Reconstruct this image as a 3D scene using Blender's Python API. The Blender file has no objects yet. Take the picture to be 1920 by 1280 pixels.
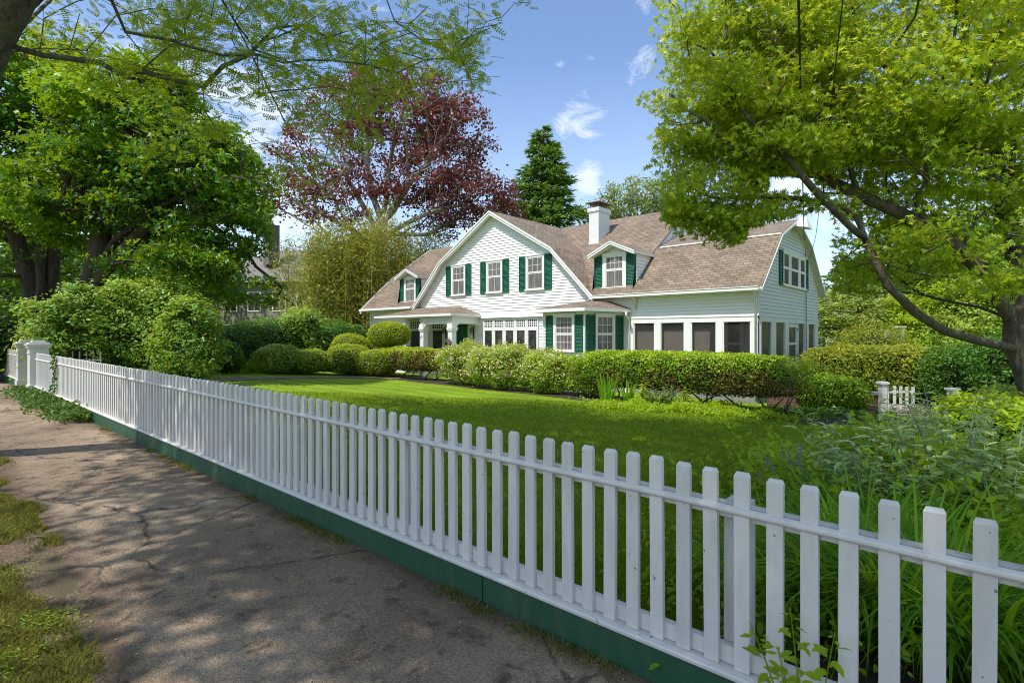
import bpy, math, random
import numpy as np
from mathutils import Vector, Matrix
random.seed(7); RNG = np.random.default_rng(11)
SC = bpy.context.scene; COL = SC.collection
# ---------------------------------------------------------------- camera frame
F = 1005.0; HZ = 628.0
RT = Vector((.7414, .6710, 0)); FW = Vector((-.6710, .7414, 0)); UP = Vector((0, 0, 1))
def V(px, py, D):
    return RT*((px-960)/F*D) + FW*D + UP*((HZ-py)*D/F)
def XY(px, D):
    v = V(px, HZ, D); return v.x, v.y
def ground(x, y):
    z = -1.434 + .0067*min(20, max(-2, -x))
    if y > 2.3: z -= .047*(min(y, 18)-2.3)
    z += .012*math.sin(x*1.3+y*.7) * (1 if y > 4 else 0)
    return z
def G(px, D):
    x, y = XY(px, D); return Vector((x, y, ground(x, y)))
# ---------------------------------------------------------------- objects
def prop(o, label=None, cat=None, group=None, kind=None):
    if label: o['label'] = label
    if cat: o['category'] = cat
    if group: o['group'] = group
    if kind: o['kind'] = kind
    return o
def thing(name, label, cat, loc=(0, 0, 0), group=None):
    o = bpy.data.objects.new(name, None); COL.objects.link(o); o.location = loc
    o.empty_display_size = .2
    return prop(o, label, cat, group)
def link(name, me, parent=None, base=None):
    o = bpy.data.objects.new(name, me); COL.objects.link(o)
    if parent is not None:
        o.parent = parent
    return o
def origin_of(p):
    v = Vector((0, 0, 0))
    while p is not None:
        v += Vector(p.location); p = p.parent
    return v
class MB:
    def __init__(s): s.v = []; s.f = []; s.uv = {}; s.mi = []; s.cur = 0
    def face(s, pts, uv=None):
        n = len(s.v); s.v += [tuple(p) for p in pts]
        if uv: s.uv[len(s.f)] = uv
        s.f.append(tuple(range(n, n+len(pts)))); s.mi.append(s.cur)
    def ibox(s, P):   # P: 8 points, bottom 4 ccw then top 4
        n = len(s.v); s.v += [tuple(p) for p in P]
        for q in ((3, 2, 1, 0), (4, 5, 6, 7), (0, 1, 5, 4), (1, 2, 6, 5), (2, 3, 7, 6), (3, 0, 4, 7)):
            s.f.append(tuple(n+i for i in q)); s.mi.append(s.cur)
    def box(s, x0, x1, y0, y1, z0, z1):
        s.ibox([(x0, y0, z0), (x1, y0, z0), (x1, y1, z0), (x0, y1, z0), (x0, y0, z1), (x1, y0, z1), (x1, y1, z1), (x0, y1, z1)])
    def lb(s, c, U, N, u0, u1, z0, z1, n0, n1):
        P = []
        for z in (z0, z1):
            for (u, n) in ((u0, n1), (u1, n1), (u1, n0), (u0, n0)):
                P.append(c + U*u + N*n + UP*z)
        s.ibox(P)
    def tube(s, pts, rad, n=8, cap=True):
        pts = [Vector(p) for p in pts]; m = len(pts)
        base = len(s.v); ref = None
        for i, p in enumerate(pts):
            t = (pts[min(i+1, m-1)] - pts[max(i-1, 0)])
            t = t.normalized() if t.length > 1e-9 else Vector((0, 0, 1))
            if ref is None:
                ref = t.orthogonal().normalized()
            ref = (ref - t*ref.dot(t))
            ref = ref.normalized() if ref.length > 1e-6 else t.orthogonal().normalized()
            b = t.cross(ref); r = rad[i] if hasattr(rad, '__len__') else rad
            for k in range(n):
                a = 2*math.pi*k/n
                s.v.append(tuple(p + ref*(math.cos(a)*r) + b*(math.sin(a)*r)))
        for i in range(m-1):
            for k in range(n):
                k2 = (k+1) % n
                s.f.append((base+i*n+k, base+i*n+k2, base+(i+1)*n+k2, base+(i+1)*n+k)); s.mi.append(s.cur)
        if cap:
            s.f.append(tuple(base+k for k in range(n))[::-1]); s.mi.append(s.cur)
            s.f.append(tuple(base+(m-1)*n+k for k in range(n))); s.mi.append(s.cur)
    def build(s, name, mats, parent=None, smooth=False):
        o0 = origin_of(parent)
        me = bpy.data.meshes.new(name)
        me.from_pydata([(a-o0.x, b-o0.y, c-o0.z) for a, b, c in s.v], [], s.f)
        if not isinstance(mats, (list, tuple)): mats = [mats]
        for m in mats: me.materials.append(m)
        if len(mats) > 1: me.polygons.foreach_set('material_index', s.mi)
        if s.uv:
            l = me.uv_layers.new(name='UVMap'); d = np.zeros((len(me.loops), 2))
            for fi, uv in s.uv.items():
                st = me.polygons[fi].loop_start
                for k, q in enumerate(uv): d[st+k] = q
            l.data.foreach_set('uv', d.ravel())
        if smooth: me.polygons.foreach_set('use_smooth', [True]*len(me.polygons))
        me.update()
        return link(name, me, parent)
# ---------------------------------------------------------------- materials
def mat(name):
    m = bpy.data.materials.new(name); m.use_nodes = True
    nt = m.node_tree; b = nt.nodes['Principled BSDF']
    return m, nt, nt.nodes, nt.links, b
def nd(nt, typ, **k):
    n = nt.nodes.new(typ)
    for a, v in k.items(): setattr(n, a, v)
    return n
def ramp(nt, fac, stops):
    r = nt.nodes.new('ShaderNodeValToRGB'); e = r.color_ramp.elements
    while len(e) < len(stops): e.new(.5)
    for i, (p, c) in enumerate(stops):
        e[i].position = p; e[i].color = (c[0], c[1], c[2], 1) if hasattr(c, '__len__') else (c, c, c, 1)
    nt.links.new(fac, r.inputs[0]); return r
def tex(nt, scale, detail=4, rough=.55, dist=0, coord=None, vec=None):
    n = nt.nodes.new('ShaderNodeTexNoise'); n.inputs['Scale'].default_value = scale
    n.inputs['Detail'].default_value = detail; n.inputs['Roughness'].default_value = rough; n.inputs['Distortion'].default_value = dist
    if coord is not None: nt.links.new(coord, n.inputs['Vector'])
    return n
def mixc(nt, fac, a, b, blend='MIX'):
    m = nt.nodes.new('ShaderNodeMix'); m.data_type = 'RGBA'; m.blend_type = blend
    for sock, v in ((m.inputs[0], fac), (m.inputs[6], a), (m.inputs[7], b)):
        if hasattr(v, 'default_value') or hasattr(v, 'is_linked'): nt.links.new(v, sock)
        elif hasattr(v, '__len__'): sock.default_value = (v[0], v[1], v[2], 1)
        else: sock.default_value = v
    return m.outputs[2]
def objco(nt, scale=None):
    t = nt.nodes.new('ShaderNodeTexCoord')
    if scale is None: return t.outputs['Object']
    m = nt.nodes.new('ShaderNodeMapping'); m.inputs['Scale'].default_value = scale
    nt.links.new(t.outputs['Object'], m.inputs[0]); return m.outputs[0]
def bump(nt, h, strength, dist, b):
    n = nt.nodes.new('ShaderNodeBump'); n.inputs['Strength'].default_value = strength; n.inputs['Distance'].default_value = dist
    nt.links.new(h, n.inputs['Height']); nt.links.new(n.outputs[0], b.inputs['Normal']); return n
def paint(name, col, var=.12, rough=.5, dirt=(.28, .27, .22), dirtamt=.25, streak=True, speck=False):
    m, nt, N, L, b = mat(name)
    co = objco(nt, (6, 6, 1.2) if streak else (3, 3, 3))
    n = tex(nt, 3, 6, .65, coord=co); r = ramp(nt, n.outputs[0], [(.45, 0), (.78, 1)])
    n2 = tex(nt, 40, 3, coord=objco(nt))
    c = mixc(nt, n2.outputs[0], [x*(1-var) for x in col], col)
    mm = nd(nt, 'ShaderNodeMath', operation='MULTIPLY'); L.new(r.outputs[0], mm.inputs[0]); mm.inputs[1].default_value = dirtamt
    c = mixc(nt, mm.outputs[0], c, dirt)
    if speck:
        oi = nd(nt, 'ShaderNodeObjectInfo'); ro = ramp(nt, oi.outputs['Random'], [(0, .86), (1, 1.0)]); c = mixc(nt, 1, c, ro.outputs[0], 'MULTIPLY')
        n4 = tex(nt, 38, 2, .5, coord=objco(nt)); r4 = ramp(nt, n4.outputs[0], [(.73, 0), (.76, .75)]); c = mixc(nt, r4.outputs[0], c, (.10, .085, .06))
    L.new(c, b.inputs['Base Color']); b.inputs['Roughness'].default_value = rough
    bump(nt, n2.outputs[0], .25, .003, b)
    return m
def leafmat(name, cols, trans=.35, rough=.45, back=None):
    """cols: dark, mid, light"""
    m, nt, N, L, b = mat(name)
    a = nd(nt, 'ShaderNodeAttribute', attribute_name='tint')
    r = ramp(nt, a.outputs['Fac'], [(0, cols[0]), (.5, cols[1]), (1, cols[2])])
    L.new(r.outputs[0], b.inputs['Base Color']); b.inputs['Roughness'].default_value = rough
    b.inputs['Specular IOR Level'].default_value = .32
    t = nd(nt, 'ShaderNodeBsdfTranslucent')
    tc = mixc(nt, .6, r.outputs[0], (min(1, cols[2][0]*2.0), min(1, cols[2][1]*1.7), cols[2][2]*.6))
    L.new(tc, t.inputs[0])
    ms = nd(nt, 'ShaderNodeMixShader'); ms.inputs[0].default_value = trans
    L.new(b.outputs[0], ms.inputs[1]); L.new(t.outputs[0], ms.inputs[2])
    L.new(ms.outputs[0], N['Material Output'].inputs['Surface'])
    return m
def bark(name, c1, c2, sc=8, zs=.25, moss=None):
    m, nt, N, L, b = mat(name)
    n = tex(nt, sc, 8, .7, .6, objco(nt, (1, 1, zs)))
    r = ramp(nt, n.outputs[0], [(.32, c1), (.62, c2)]); c = r.outputs[0]
    if moss:
        n2 = tex(nt, 2.2, 4, coord=objco(nt)); r2 = ramp(nt, n2.outputs[0], [(.5, 0), (.62, 1)]); c = mixc(nt, r2.outputs[0], c, moss)
    L.new(c, b.inputs['Base Color']); b.inputs['Roughness'].default_value = .9
    bump(nt, n.outputs[0], .9, .04, b); return m
M = {}
M['white'] = paint('white_trim_paint', (.84, .83, .80), .05, .45, (.45, .44, .38), .12)
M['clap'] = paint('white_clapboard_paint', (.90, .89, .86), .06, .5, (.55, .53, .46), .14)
M['clap_grey_shade'] = paint('shade_greyed_clapboard', (.62, .64, .60), .12, .6, (.30, .33, .27), .4)  # streaky greyed white; the sunless right side's shade is put into the colour
M['fence'] = paint('white_fence_paint', (.72, .69, .645), .08, .42, (.36, .33, .28), .34, True, True)
M['fencegreen'] = paint('green_board_paint', (.014, .088, .038), .35, .6, (.075, .095, .05), .65)
M['green'] = paint('green_shutter_paint', (.008, .115, .058), .25, .4, (.03, .11, .07), .2)
M['black'] = paint('black_iron', (.015, .015, .016), .2, .4, (.04, .03, .03), .2)
M['grey'] = paint('grey_weathered_shingle', (.30, .28, .26), .3, .8, (.15, .14, .13), .5)
M['stone'] = paint('bluestone_cap', (.28, .29, .27), .3, .8, (.10, .12, .07), .6, False)
M['copper'] = paint('rusty_cap_metal', (.22, .14, .09), .3, .6, (.10, .06, .04), .6, False)
M['blind'] = paint('brown_grey_blind', (.20, .175, .148), .1, .7, (.10, .085, .07), .3)
M['wire'] = paint('cable_rubber', (.012, .012, .012), .1, .6)
M['flagpole'] = paint('white_pole_paint', (.7, .72, .75), .1, .4)
def roofmat():
    m, nt, N, L, b = mat('brown_asphalt_shingle')
    t = nd(nt, 'ShaderNodeTexCoord')
    def brick(w, h, c1, c2, mc, off=.5, ms=.02):
        k = nd(nt, 'ShaderNodeTexBrick'); k.offset = off; k.squash = 1
        L.new(t.outputs['UV'], k.inputs['Vector'])
        for nme, v in (('Color1', c1), ('Color2', c2), ('Mortar', mc)): k.inputs[nme].default_value = (*v, 1)
        k.inputs['Scale'].default_value = 1; k.inputs['Mortar Size'].default_value = ms; k.inputs['Mortar Smooth'].default_value = .3
        k.inputs['Brick Width'].default_value = w; k.inputs['Row Height'].default_value = h; k.inputs['Bias'].default_value = 0
        return k
    k = brick(.29, .135, (.300, .232, .165), (.200, .152, .106), (.10, .075, .052), .37, .014)
    k2 = brick(.47, .135, (.78, .78, .78), (1.15, 1.12, 1.1), (.95, .95, .95), .23, .001)
    n = tex(nt, 1.1, 4, coord=t.outputs['UV']); r = ramp(nt, n.outputs[0], [(.35, .8), (.7, 1.1)])
    n3 = tex(nt, 60, 3, coord=t.outputs['UV']); r3 = ramp(nt, n3.outputs[0], [(.3, .8), (.7, 1.15)])
    c = mixc(nt, .5, k.outputs['Color'], k2.outputs['Color'], 'MULTIPLY')
    c = mixc(nt, 1, c, r.outputs[0], 'MULTIPLY'); c = mixc(nt, 1, c, r3.outputs[0], 'MULTIPLY')
    L.new(c, b.inputs['Base Color']); b.inputs['Roughness'].default_value = .95
    bump(nt, k.outputs['Fac'], -.6, .02, b); return m
M['roof'] = roofmat()
def glassmat(name, c1, c2, scale=(14, 14, .6), rough=.06, spec=.5):
    m, nt, N, L, b = mat(name)
    n = tex(nt, 2, 3, coord=objco(nt, scale)); r = ramp(nt, n.outputs[0], [(.35, c1), (.7, c2)])
    L.new(r.outputs[0], b.inputs['Base Color']); b.inputs['Roughness'].default_value = .6
    b.inputs['Coat Weight'].default_value = .6; b.inputs['Coat Roughness'].default_value = rough; b.inputs['Specular IOR Level'].default_value = spec
    return m
M['pane_curtain'] = glassmat('window_glass_over_curtain', (.085, .075, .07), (.24, .225, .21))
M['pane_dark'] = glassmat('dark_window_glass', (.012, .012, .012), (.05, .05, .042), (2, 2, 2))
def screenmat():
    m, nt, N, L, b = mat('porch_screen_mesh')
    b.inputs['Base Color'].default_value = (.06, .055, .05, 1); b.inputs['Roughness'].default_value = .7
    t = nd(nt, 'ShaderNodeBsdfTransparent'); ms = nd(nt, 'ShaderNodeMixShader'); ms.inputs[0].default_value = .28
    L.new(t.outputs[0], ms.inputs[1]); L.new(b.outputs[0], ms.inputs[2]); L.new(ms.outputs[0], N['Material Output'].inputs['Surface'])
    return m
M['screen'] = screenmat()
def brickmat(name, c1, c2, mc, white=False):
    m, nt, N, L, b = mat(name); t = nd(nt, 'ShaderNodeTexCoord')
    k = nd(nt, 'ShaderNodeTexBrick'); L.new(t.outputs['UV'], k.inputs['Vector'])
    for nme, v in (('Color1', c1), ('Color2', c2), ('Mortar', mc)): k.inputs[nme].default_value = (*v, 1)
    k.inputs['Scale'].default_value = 1; k.inputs['Mortar Size'].default_value = .008; k.inputs['Brick Width'].default_value = .2; k.inputs['Row Height'].default_value = .07
    n = tex(nt, 8, 5, coord=t.outputs['UV']); c = mixc(nt, .3, k.outputs['Color'], n.outputs[0], 'MULTIPLY')
    L.new(c, b.inputs['Base Color']); b.inputs['Roughness'].default_value = .8
    bump(nt, k.outputs['Fac'], -.8, .012, b); return m
M['brick'] = brickmat('red_garden_brick', (.19, .07, .045), (.11, .045, .03), (.16, .14, .12))
M['whitebrick'] = brickmat('white_painted_brick', (.88, .87, .84), (.82, .81, .78), (.74, .73, .70))
M['bark_maple'] = bark('maple_bark', (.030, .022, .016), (.135, .105, .075), 9, .3, (.075, .08, .045))
M['bark_dark'] = bark('dark_ivy_bark', (.018, .013, .010), (.075, .055, .04), 7, .25)
M['bark_grey'] = bark('smooth_beech_bark', (.17, .155, .135), (.40, .375, .34), 2.5, .5)
M['bark_locust'] = bark('locust_bark', (.030, .025, .022), (.15, .13, .105), 14, .35, (.11, .12, .08))
M['twig'] = bark('shrub_twig', (.06, .045, .03), (.16, .12, .08), 20, .5)
M['bamboo'] = bark('bamboo_cane', (.20, .17, .05), (.36, .31, .12), 10, .3)
M['core'] = bark('shrub_interior_shade', (.006, .010, .004), (.02, .028, .010), 12, 1)  # near-black filler core, its colour stands in for the shade inside shrubs
def GM(name, d, m_, l, trans=.35, rough=.5): M[name] = leafmat(name, (d, m_, l), trans, rough)
GM('lf_maple_left', (.018, .070, .005), (.075, .21, .011), (.36, .54, .030), .32, .4)  # tree leaf ramps spread wide: deep shade and sunlit leaves put into the colour
GM('lf_maple_right', (.06, .15, .006), (.32, .47, .018), (.90, .86, .09), .40, .4)
GM('lf_locust', (.055, .15, .012), (.16, .33, .022), (.42, .48, .06), .50, .5)
GM('lf_beech', (.036, .012, .016), (.115, .032, .034), (.36, .11, .095), .25, .4)
GM('lf_spruce', (.04, .115, .028), (.11, .25, .05), (.26, .42, .09), .15)
GM('lf_pale', (.09, .16, .05), (.19, .28, .09), (.34, .42, .17), .35)
GM('lf_bamboo', (.045, .085, .010), (.17, .23, .025), (.46, .44, .09), .35, .45)
GM('lf_lilac', (.025, .09, .012), (.12, .27, .028), (.46, .58, .12), .34, .4)
GM('lf_darkshrub', (.012, .050, .007), (.050, .15, .014), (.17, .32, .035), .3)
GM('lf_box', (.10, .19, .008), (.25, .36, .014), (.42, .50, .022), .32)
GM('lf_yew', (.020, .07, .004), (.13, .28, .009), (.42, .54, .022), .28)
GM('lf_yewbrown', (.07, .065, .014), (.17, .15, .022), (.28, .24, .035), .25)
GM('lf_rose', (.045, .13, .010), (.20, .35, .022), (.52, .60, .08), .34, .4)
GM('lf_goldhedge', (.06, .13, .010), (.17, .26, .018), (.40, .40, .04), .34)
GM('lf_dogwood', (.09, .19, .02), (.24, .36, .04), (.46, .54, .10), .32, .4)
GM('lf_budd', (.13, .24, .06), (.31, .46, .15), (.66, .76, .40), .30, .4)
GM('lf_lime', (.11, .25, .012), (.26, .44, .020), (.52, .64, .05), .48)
GM('lf_daylily', (.03, .13, .008), (.14, .33, .014), (.42, .62, .04), .42)
GM('lf_ivy', (.02, .07, .010), (.05, .13, .018), (.14, .25, .05), .25)
GM('lf_grass', (.055, .130, .006), (.16, .28, .010), (.38, .46, .030), .45)
GM('lf_drygrass', (.08, .12, .018), (.15, .19, .03), (.36, .31, .13), .35)
GM('fl_pink', (.55, .28, .28), (.72, .45, .42), (.85, .72, .66), .3)
GM('fl_white', (.60, .60, .45), (.75, .74, .60), (.85, .85, .75), .3)
GM('fl_purple', (.12, .10, .28), (.22, .18, .42), (.38, .34, .58), .3)
GM('fl_yellow', (.6, .38, .01), (.75, .5, .02), (.85, .65, .05), .3)
GM('litter', (.10, .07, .03), (.30, .25, .10), (.62, .58, .42), .2)
# ---------------------------------------------------------------- leaves
def tri(*p): return p
T_OVAL = (np.array([[0, 0, 0], [.45, .28, .05], [1, 0, -.04], [.45, -.28, .05]]), [(0, 3, 2, 1)])
T_SLIM = (np.array([[0, 0, 0], [.4, .13, .03], [1, 0, -.08], [.4, -.13, .03]]), [(0, 3, 2, 1)])
T_LANCE = (np.array([[0, 0, 0], [.30, .135, .04], [.62, .10, .02], [1, 0, -.12], [.62, -.10, .02], [.30, -.135, .04], [.45, 0, -.01]]),
           [(0, 6, 1), (1, 6, 2), (2, 6, 3), (3, 6, 4), (4, 6, 5), (5, 6, 0)])
T_NEEDLE = (np.array([[0, 0, 0], [.5, .10, 0], [1, 0, 0], [.5, -.10, 0]]), [(0, 3, 2, 1)])
def star(n, w):
    v = [[0, 0, 0]]; f = []
    for k in range(n):
        a = (k-(n-1)/2)*.62*(5/n); L = 1-.22*abs(k-(n-1)/2)
        c, s_ = math.cos(a), math.sin(a)
        i = len(v)
        v += [[.35*c - w*s_, .35*s_+w*c, .02], [L*c, L*s_, -.07], [.35*c+w*s_, .35*s_-w*c, .02]]
        f.append((0, i+2, i+1, i))
    return np.array(v), f
T_STAR = star(5, .10)
T_MAPLE = star(3, .24)
T_BROAD = (np.array([[0, 0, 0], [.28, .22, .05], [.68, .20, .04], [1, 0, -.1], [.68, -.20, .04], [.28, -.22, .05], [.5, 0, -.01]]),
           [(0, 6, 1), (1, 6, 2), (2, 6, 3), (3, 6, 4), (4, 6, 5), (5, 6, 0)])
def pinnate(n):
    v = []; f = []
    for k in range(n):
        x = .12+.85*k/n; z = -.10*(x**2)
        for sg in (1, -1):
            i = len(v); w = .085*math.sin(math.pi*(.15+.8*k/n)+.1)+.055; b = .080
            v += [[x, 0, z], [x-b*.6, sg*w*.6, z-.01], [x+.02, sg*w*1.5, z-.04], [x+b, sg*w*.6, z-.01]]
            f.append((i, i+1, i+2, i+3) if sg < 0 else (i, i+3, i+2, i+1))
    i = len(v); v += [[0, .008, 0], [.97, .002, -.10], [.97, -.002, -.10], [0, -.008, 0]]; f.append((i, i+1, i+2, i+3))
    return np.array(v), f
T_PINN = pinnate(6)
def snoise(P, sc, seed=0, octs=3):
    r = np.random.default_rng(seed); out = np.zeros(len(P)); amp = 1; tot = 0
    for o in range(octs):
        for k in range(5):
            d = r.normal(size=3); d /= np.linalg.norm(d)
            out += amp*np.sin(P@d*sc*6.283*(1+.3*r.random()) + r.random()*6.283)
        tot += amp*2.3; amp *= .55; sc *= 2.1
    return np.clip(out/tot, -1, 1)
def norm(a): return a/np.maximum(1e-9, np.linalg.norm(a, axis=1, keepdims=True))
def leaf_arrays(P, size, T, nrm=None, nup=.5, dirv=None, dw=.0, svar=.3, rng=RNG):
    """P (n,3) positions; nrm preferred outward normal (n,3)."""
    n = len(P)
    nn = rng.normal(size=(n, 3)); nn = norm(nn)*(1-nup)
    nn[:, 2] += nup
    if nrm is not None: nn += nrm*.6
    nn = norm(nn)
    t = rng.normal(size=(n, 3))
    if dirv is not None: t = norm(t)*(1-dw) + dirv*dw
    t = norm(t - nn*np.sum(t*nn, axis=1, keepdims=True)); b = np.cross(nn, t)
    s = (size*(1+svar*(rng.random(n)*2-1)))[:, None, None] if np.ndim(size) == 0 else (size)[:, None, None]
    tv = T[0]
    Vx = P[:, None, :] + s*(tv[None, :, 0:1]*t[:, None, :] + tv[None, :, 1:2]*b[:, None, :] + tv[None, :, 2:3]*nn[:, None, :])
    return Vx.reshape(-1, 3)
def leaf_mesh(name, sets, mats, parent, extra=None):
    """sets: list of (verts, template, tint(n), matindex); extra: MB drawn with the last material"""
    vs = []; loops = []; starts = []; totals = []; mi = []; tint = []; off = 0; ls = 0
    o0 = origin_of(parent)
    for (vx, T, tn, m_) in sets:
        k = len(T[0]); n = len(vx)//k
        vs.append(vx)
        tint.append(np.repeat(tn, k))
        base = np.arange(n)*k+off
        fl = np.concatenate([np.array(f) for f in T[1]]); ln = np.array([len(f) for f in T[1]])
        loops.append((base[:, None]+fl[None, :]).ravel())
        totals.append(np.tile(ln, n)); mi.append(np.full(n*len(ln), m_)); off += len(vx)
    if extra is not None and extra.v:
        ev = np.array(extra.v); vs.append(ev); tint.append(np.zeros(len(ev)))
        loops.append(np.concatenate([np.array(f) for f in extra.f])+off)
        totals.append(np.array([len(f) for f in extra.f])); mi.append(np.full(len(extra.f), len(mats)-1))
    vs = np.concatenate(vs) - np.array(o0); loops = np.concatenate(loops); totals = np.concatenate(totals); mi = np.concatenate(mi); tint = np.concatenate(tint)
    starts = np.concatenate([[0], np.cumsum(totals)[:-1]])
    me = bpy.data.meshes.new(name)
    me.vertices.add(len(vs)); me.vertices.foreach_set('co', vs.astype(np.float32).ravel())
    me.loops.add(len(loops)); me.loops.foreach_set('vertex_index', loops.astype(np.int32))
    me.polygons.add(len(totals)); me.polygons.foreach_set('loop_start', starts.astype(np.int32)); me.polygons.foreach_set('loop_total', totals.astype(np.int32))
    for m_ in mats: me.materials.append(m_)
    me.polygons.foreach_set('material_index', mi.astype(np.int32))
    a = me.attributes.new('tint', 'FLOAT', 'POINT'); a.data.foreach_set('value', np.clip(tint, 0, 1).astype(np.float32))
    me.update(calc_edges=True)
    return link(name, me, parent)
# ---------------------------------------------------------------- tree skeleton
def grow(paths, att, jit=.12, seg=.5, bal=.3, droop=0.0):
    """paths: list of polylines (list of Vector) joined head to first point nearest; returns nodes,parents"""
    nodes = []; par = []; pl = []
    for pi_, path in enumerate(paths):
        pth = []
        for a, b in zip(path[:-1], path[1:]):
            k = max(1, int((b-a).length/seg))
            for i in range(k): pth.append(a.lerp(b, i/k))
        pth.append(path[-1])
        if nodes:
            A = np.array(nodes); j = int(np.argmin(np.linalg.norm(A-np.array(pth[0]), axis=1)))
        else: j = -1
        for q in pth:
            nodes.append(tuple(q)); par.append(j)
            pl.append(0 if j < 0 else pl[j]+(Vector(q)-Vector(nodes[j])).length); j = len(nodes)-1
    nman = len(nodes); tips = []
    A = np.array(nodes + [(0, 0, 0)]*(len(att)*30)); PL = np.array(pl+[0]*(len(att)*30)); n = len(nodes)
    skip = 4
    order = np.argsort([np.min(np.linalg.norm(A[:n]-a, axis=1)) for a in att])
    for oi in order:
        a = att[oi]
        d = np.linalg.norm(A[skip:n]-a, axis=1) + bal*PL[skip:n] + np.maximum(0, A[skip:n, 2]-a[2])*.5
        j = int(np.argmin(d))+skip
        p = Vector(A[j]); q = Vector(a); k = max(1, int((q-p).length/seg)); k = min(k, 28)
        pr = j
        bow = Vector((random.uniform(-1, 1), random.uniform(-1, 1), random.uniform(.2, 1)))*((q-p).length*.10)
        for i in range(1, k+1):
            t = i/k
            w = p.lerp(q, t) + bow*math.sin(math.pi*t) + (Vector((random.gauss(0, 1), random.gauss(0, 1), random.gauss(0, .7)))*jit*seg if i < k else Vector((0, 0, 0)))
            w.z -= droop*t*t*(q-p).length if i < k else droop*(q-p).length
            A[n] = w; PL[n] = PL[pr]+(w-Vector(A[pr])).length; par.append(pr); pr = n; n += 1
        tips.append(pr)
    return A[:n], par, tips, nman
def tree_tubes(mb, A, par, tips, r0, rtip=.008, ex=.5, n0=10, minr=.0, paths_r=None, capr=None):
    n = len(par); cnt = np.zeros(n)
    kids = [[] for _ in range(n)]
    for i, p in enumerate(par):
        if p >= 0: kids[p].append(i)
    for t in tips: cnt[t] += 1
    for i in range(n-1, -1, -1):
        if cnt[i] == 0 and not kids[i]: cnt[i] = 1
        if par[i] >= 0: cnt[par[i]] += cnt[i]
    tot = max(1, cnt[0]); rad = rtip + (r0-rtip)*((cnt/tot)**ex)
    if capr is not None: rad = np.minimum(rad, capr)
    for i in range(n):    # no sudden jumps thicker than parent
        if par[i] >= 0: rad[i] = min(rad[i], rad[par[i]]*.985)
    start = [0]
    while start:
        i = start.pop(); chain = [i] if par[i] < 0 else [par[i], i]
        while kids[i]:
            ks = sorted(kids[i], key=lambda k: -cnt[k]); start += ks[1:]; i = ks[0]; chain.append(i)
        if rad[chain[-1]] < minr and rad[chain[min(1, len(chain)-1)]] < minr: continue
        rr = [rad[c] for c in chain]
        if len(chain) > 1 and par[chain[1]] == chain[0] and chain[0] != 0: rr[0] = rr[1]
        nn = n0 if rr[0] > .12 else (7 if rr[0] > .05 else (5 if rr[0] > .02 else 4))
        mb.tube([A[c] for c in chain], rr, nn, cap=False)
    return rad
def ell_points(ells, n, rng, shell=.5):
    w = np.array([(e[3]*e[4]*e[5])**.8*(e[6] if len(e) > 6 else 1) for e in ells]); w /= w.sum()
    idx = rng.choice(len(ells), n, p=w); E = np.array([e[:6] for e in ells])[idx]
    d = norm(rng.normal(size=(n, 3))); r = (shell**3+(1-shell**3)*rng.random(n))**(1/3)
    return E[:, :3] + d*E[:, 3:6]*r[:, None]
def clusters(att, per, sig, rng, hang=0):
    n = len(att)*per; c = np.repeat(np.arange(len(att)), per)
    o = rng.normal(size=(n, 3))*np.array(sig)
    P = att[c]+o
    if hang: P[:, 2] -= hang*np.abs(rng.normal(size=n))
    return P, c
def make_tree(name, label, cat, base, paths, ells, natt, per, sig, lsize, T, leafm, barkm, r0, rtip=.008, ex=.5, shell=.45, nup=.55,
              seed=1, droop=0, filt=None, sun=.25, group=None, seg=.5, bal=.3, att=None, minr=0, hang=0, svar=.3, trunkname='trunk', extraleaf=None, topmix=True, gaps=None):
    rng = np.random.default_rng(seed); random.seed(seed)
    t = thing(name, label, cat, base, group)
    if att is None: att = ell_points(ells, natt, rng, shell)
    if filt is not None: att = att[filt(att)]
    A, par, tips, nm = grow(paths, att, seg=seg, bal=bal, droop=droop)
    mb = MB(); tree_tubes(mb, A, par, tips, r0, rtip, ex, minr=minr)
    mb.build(trunkname, barkm, t, smooth=True)
    tp = A[tips]
    P, c = clusters(tp, per, sig, rng, hang)
    if gaps:
        k = snoise(P*np.array([1, 1, 1.6]), gaps[0], seed+7, 2) > gaps[1]; P = P[k]; c = c[k]
    if filt is not None:
        k = filt(P); P = P[k]; c = c[k]
    cen = tp.mean(0)
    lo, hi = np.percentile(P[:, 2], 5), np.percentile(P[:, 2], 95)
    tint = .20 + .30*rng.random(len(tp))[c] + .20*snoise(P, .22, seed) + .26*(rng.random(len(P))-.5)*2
    if topmix: tint += sun*((P[:, 2]-lo)/(hi-lo)-.4)  # crown tops tinted lighter, sunlight painted into the leaf colour
    out = norm((P-cen)*np.array([1, 1, .6]))
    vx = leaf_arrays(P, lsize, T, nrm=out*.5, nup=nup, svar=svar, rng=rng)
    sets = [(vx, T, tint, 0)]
    mats = [M[leafm]]
    if extraleaf: sets += extraleaf(tp, rng); mats += [M[m_] for m_ in extraleaf.mats]
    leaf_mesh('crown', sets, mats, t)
    return t
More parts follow.
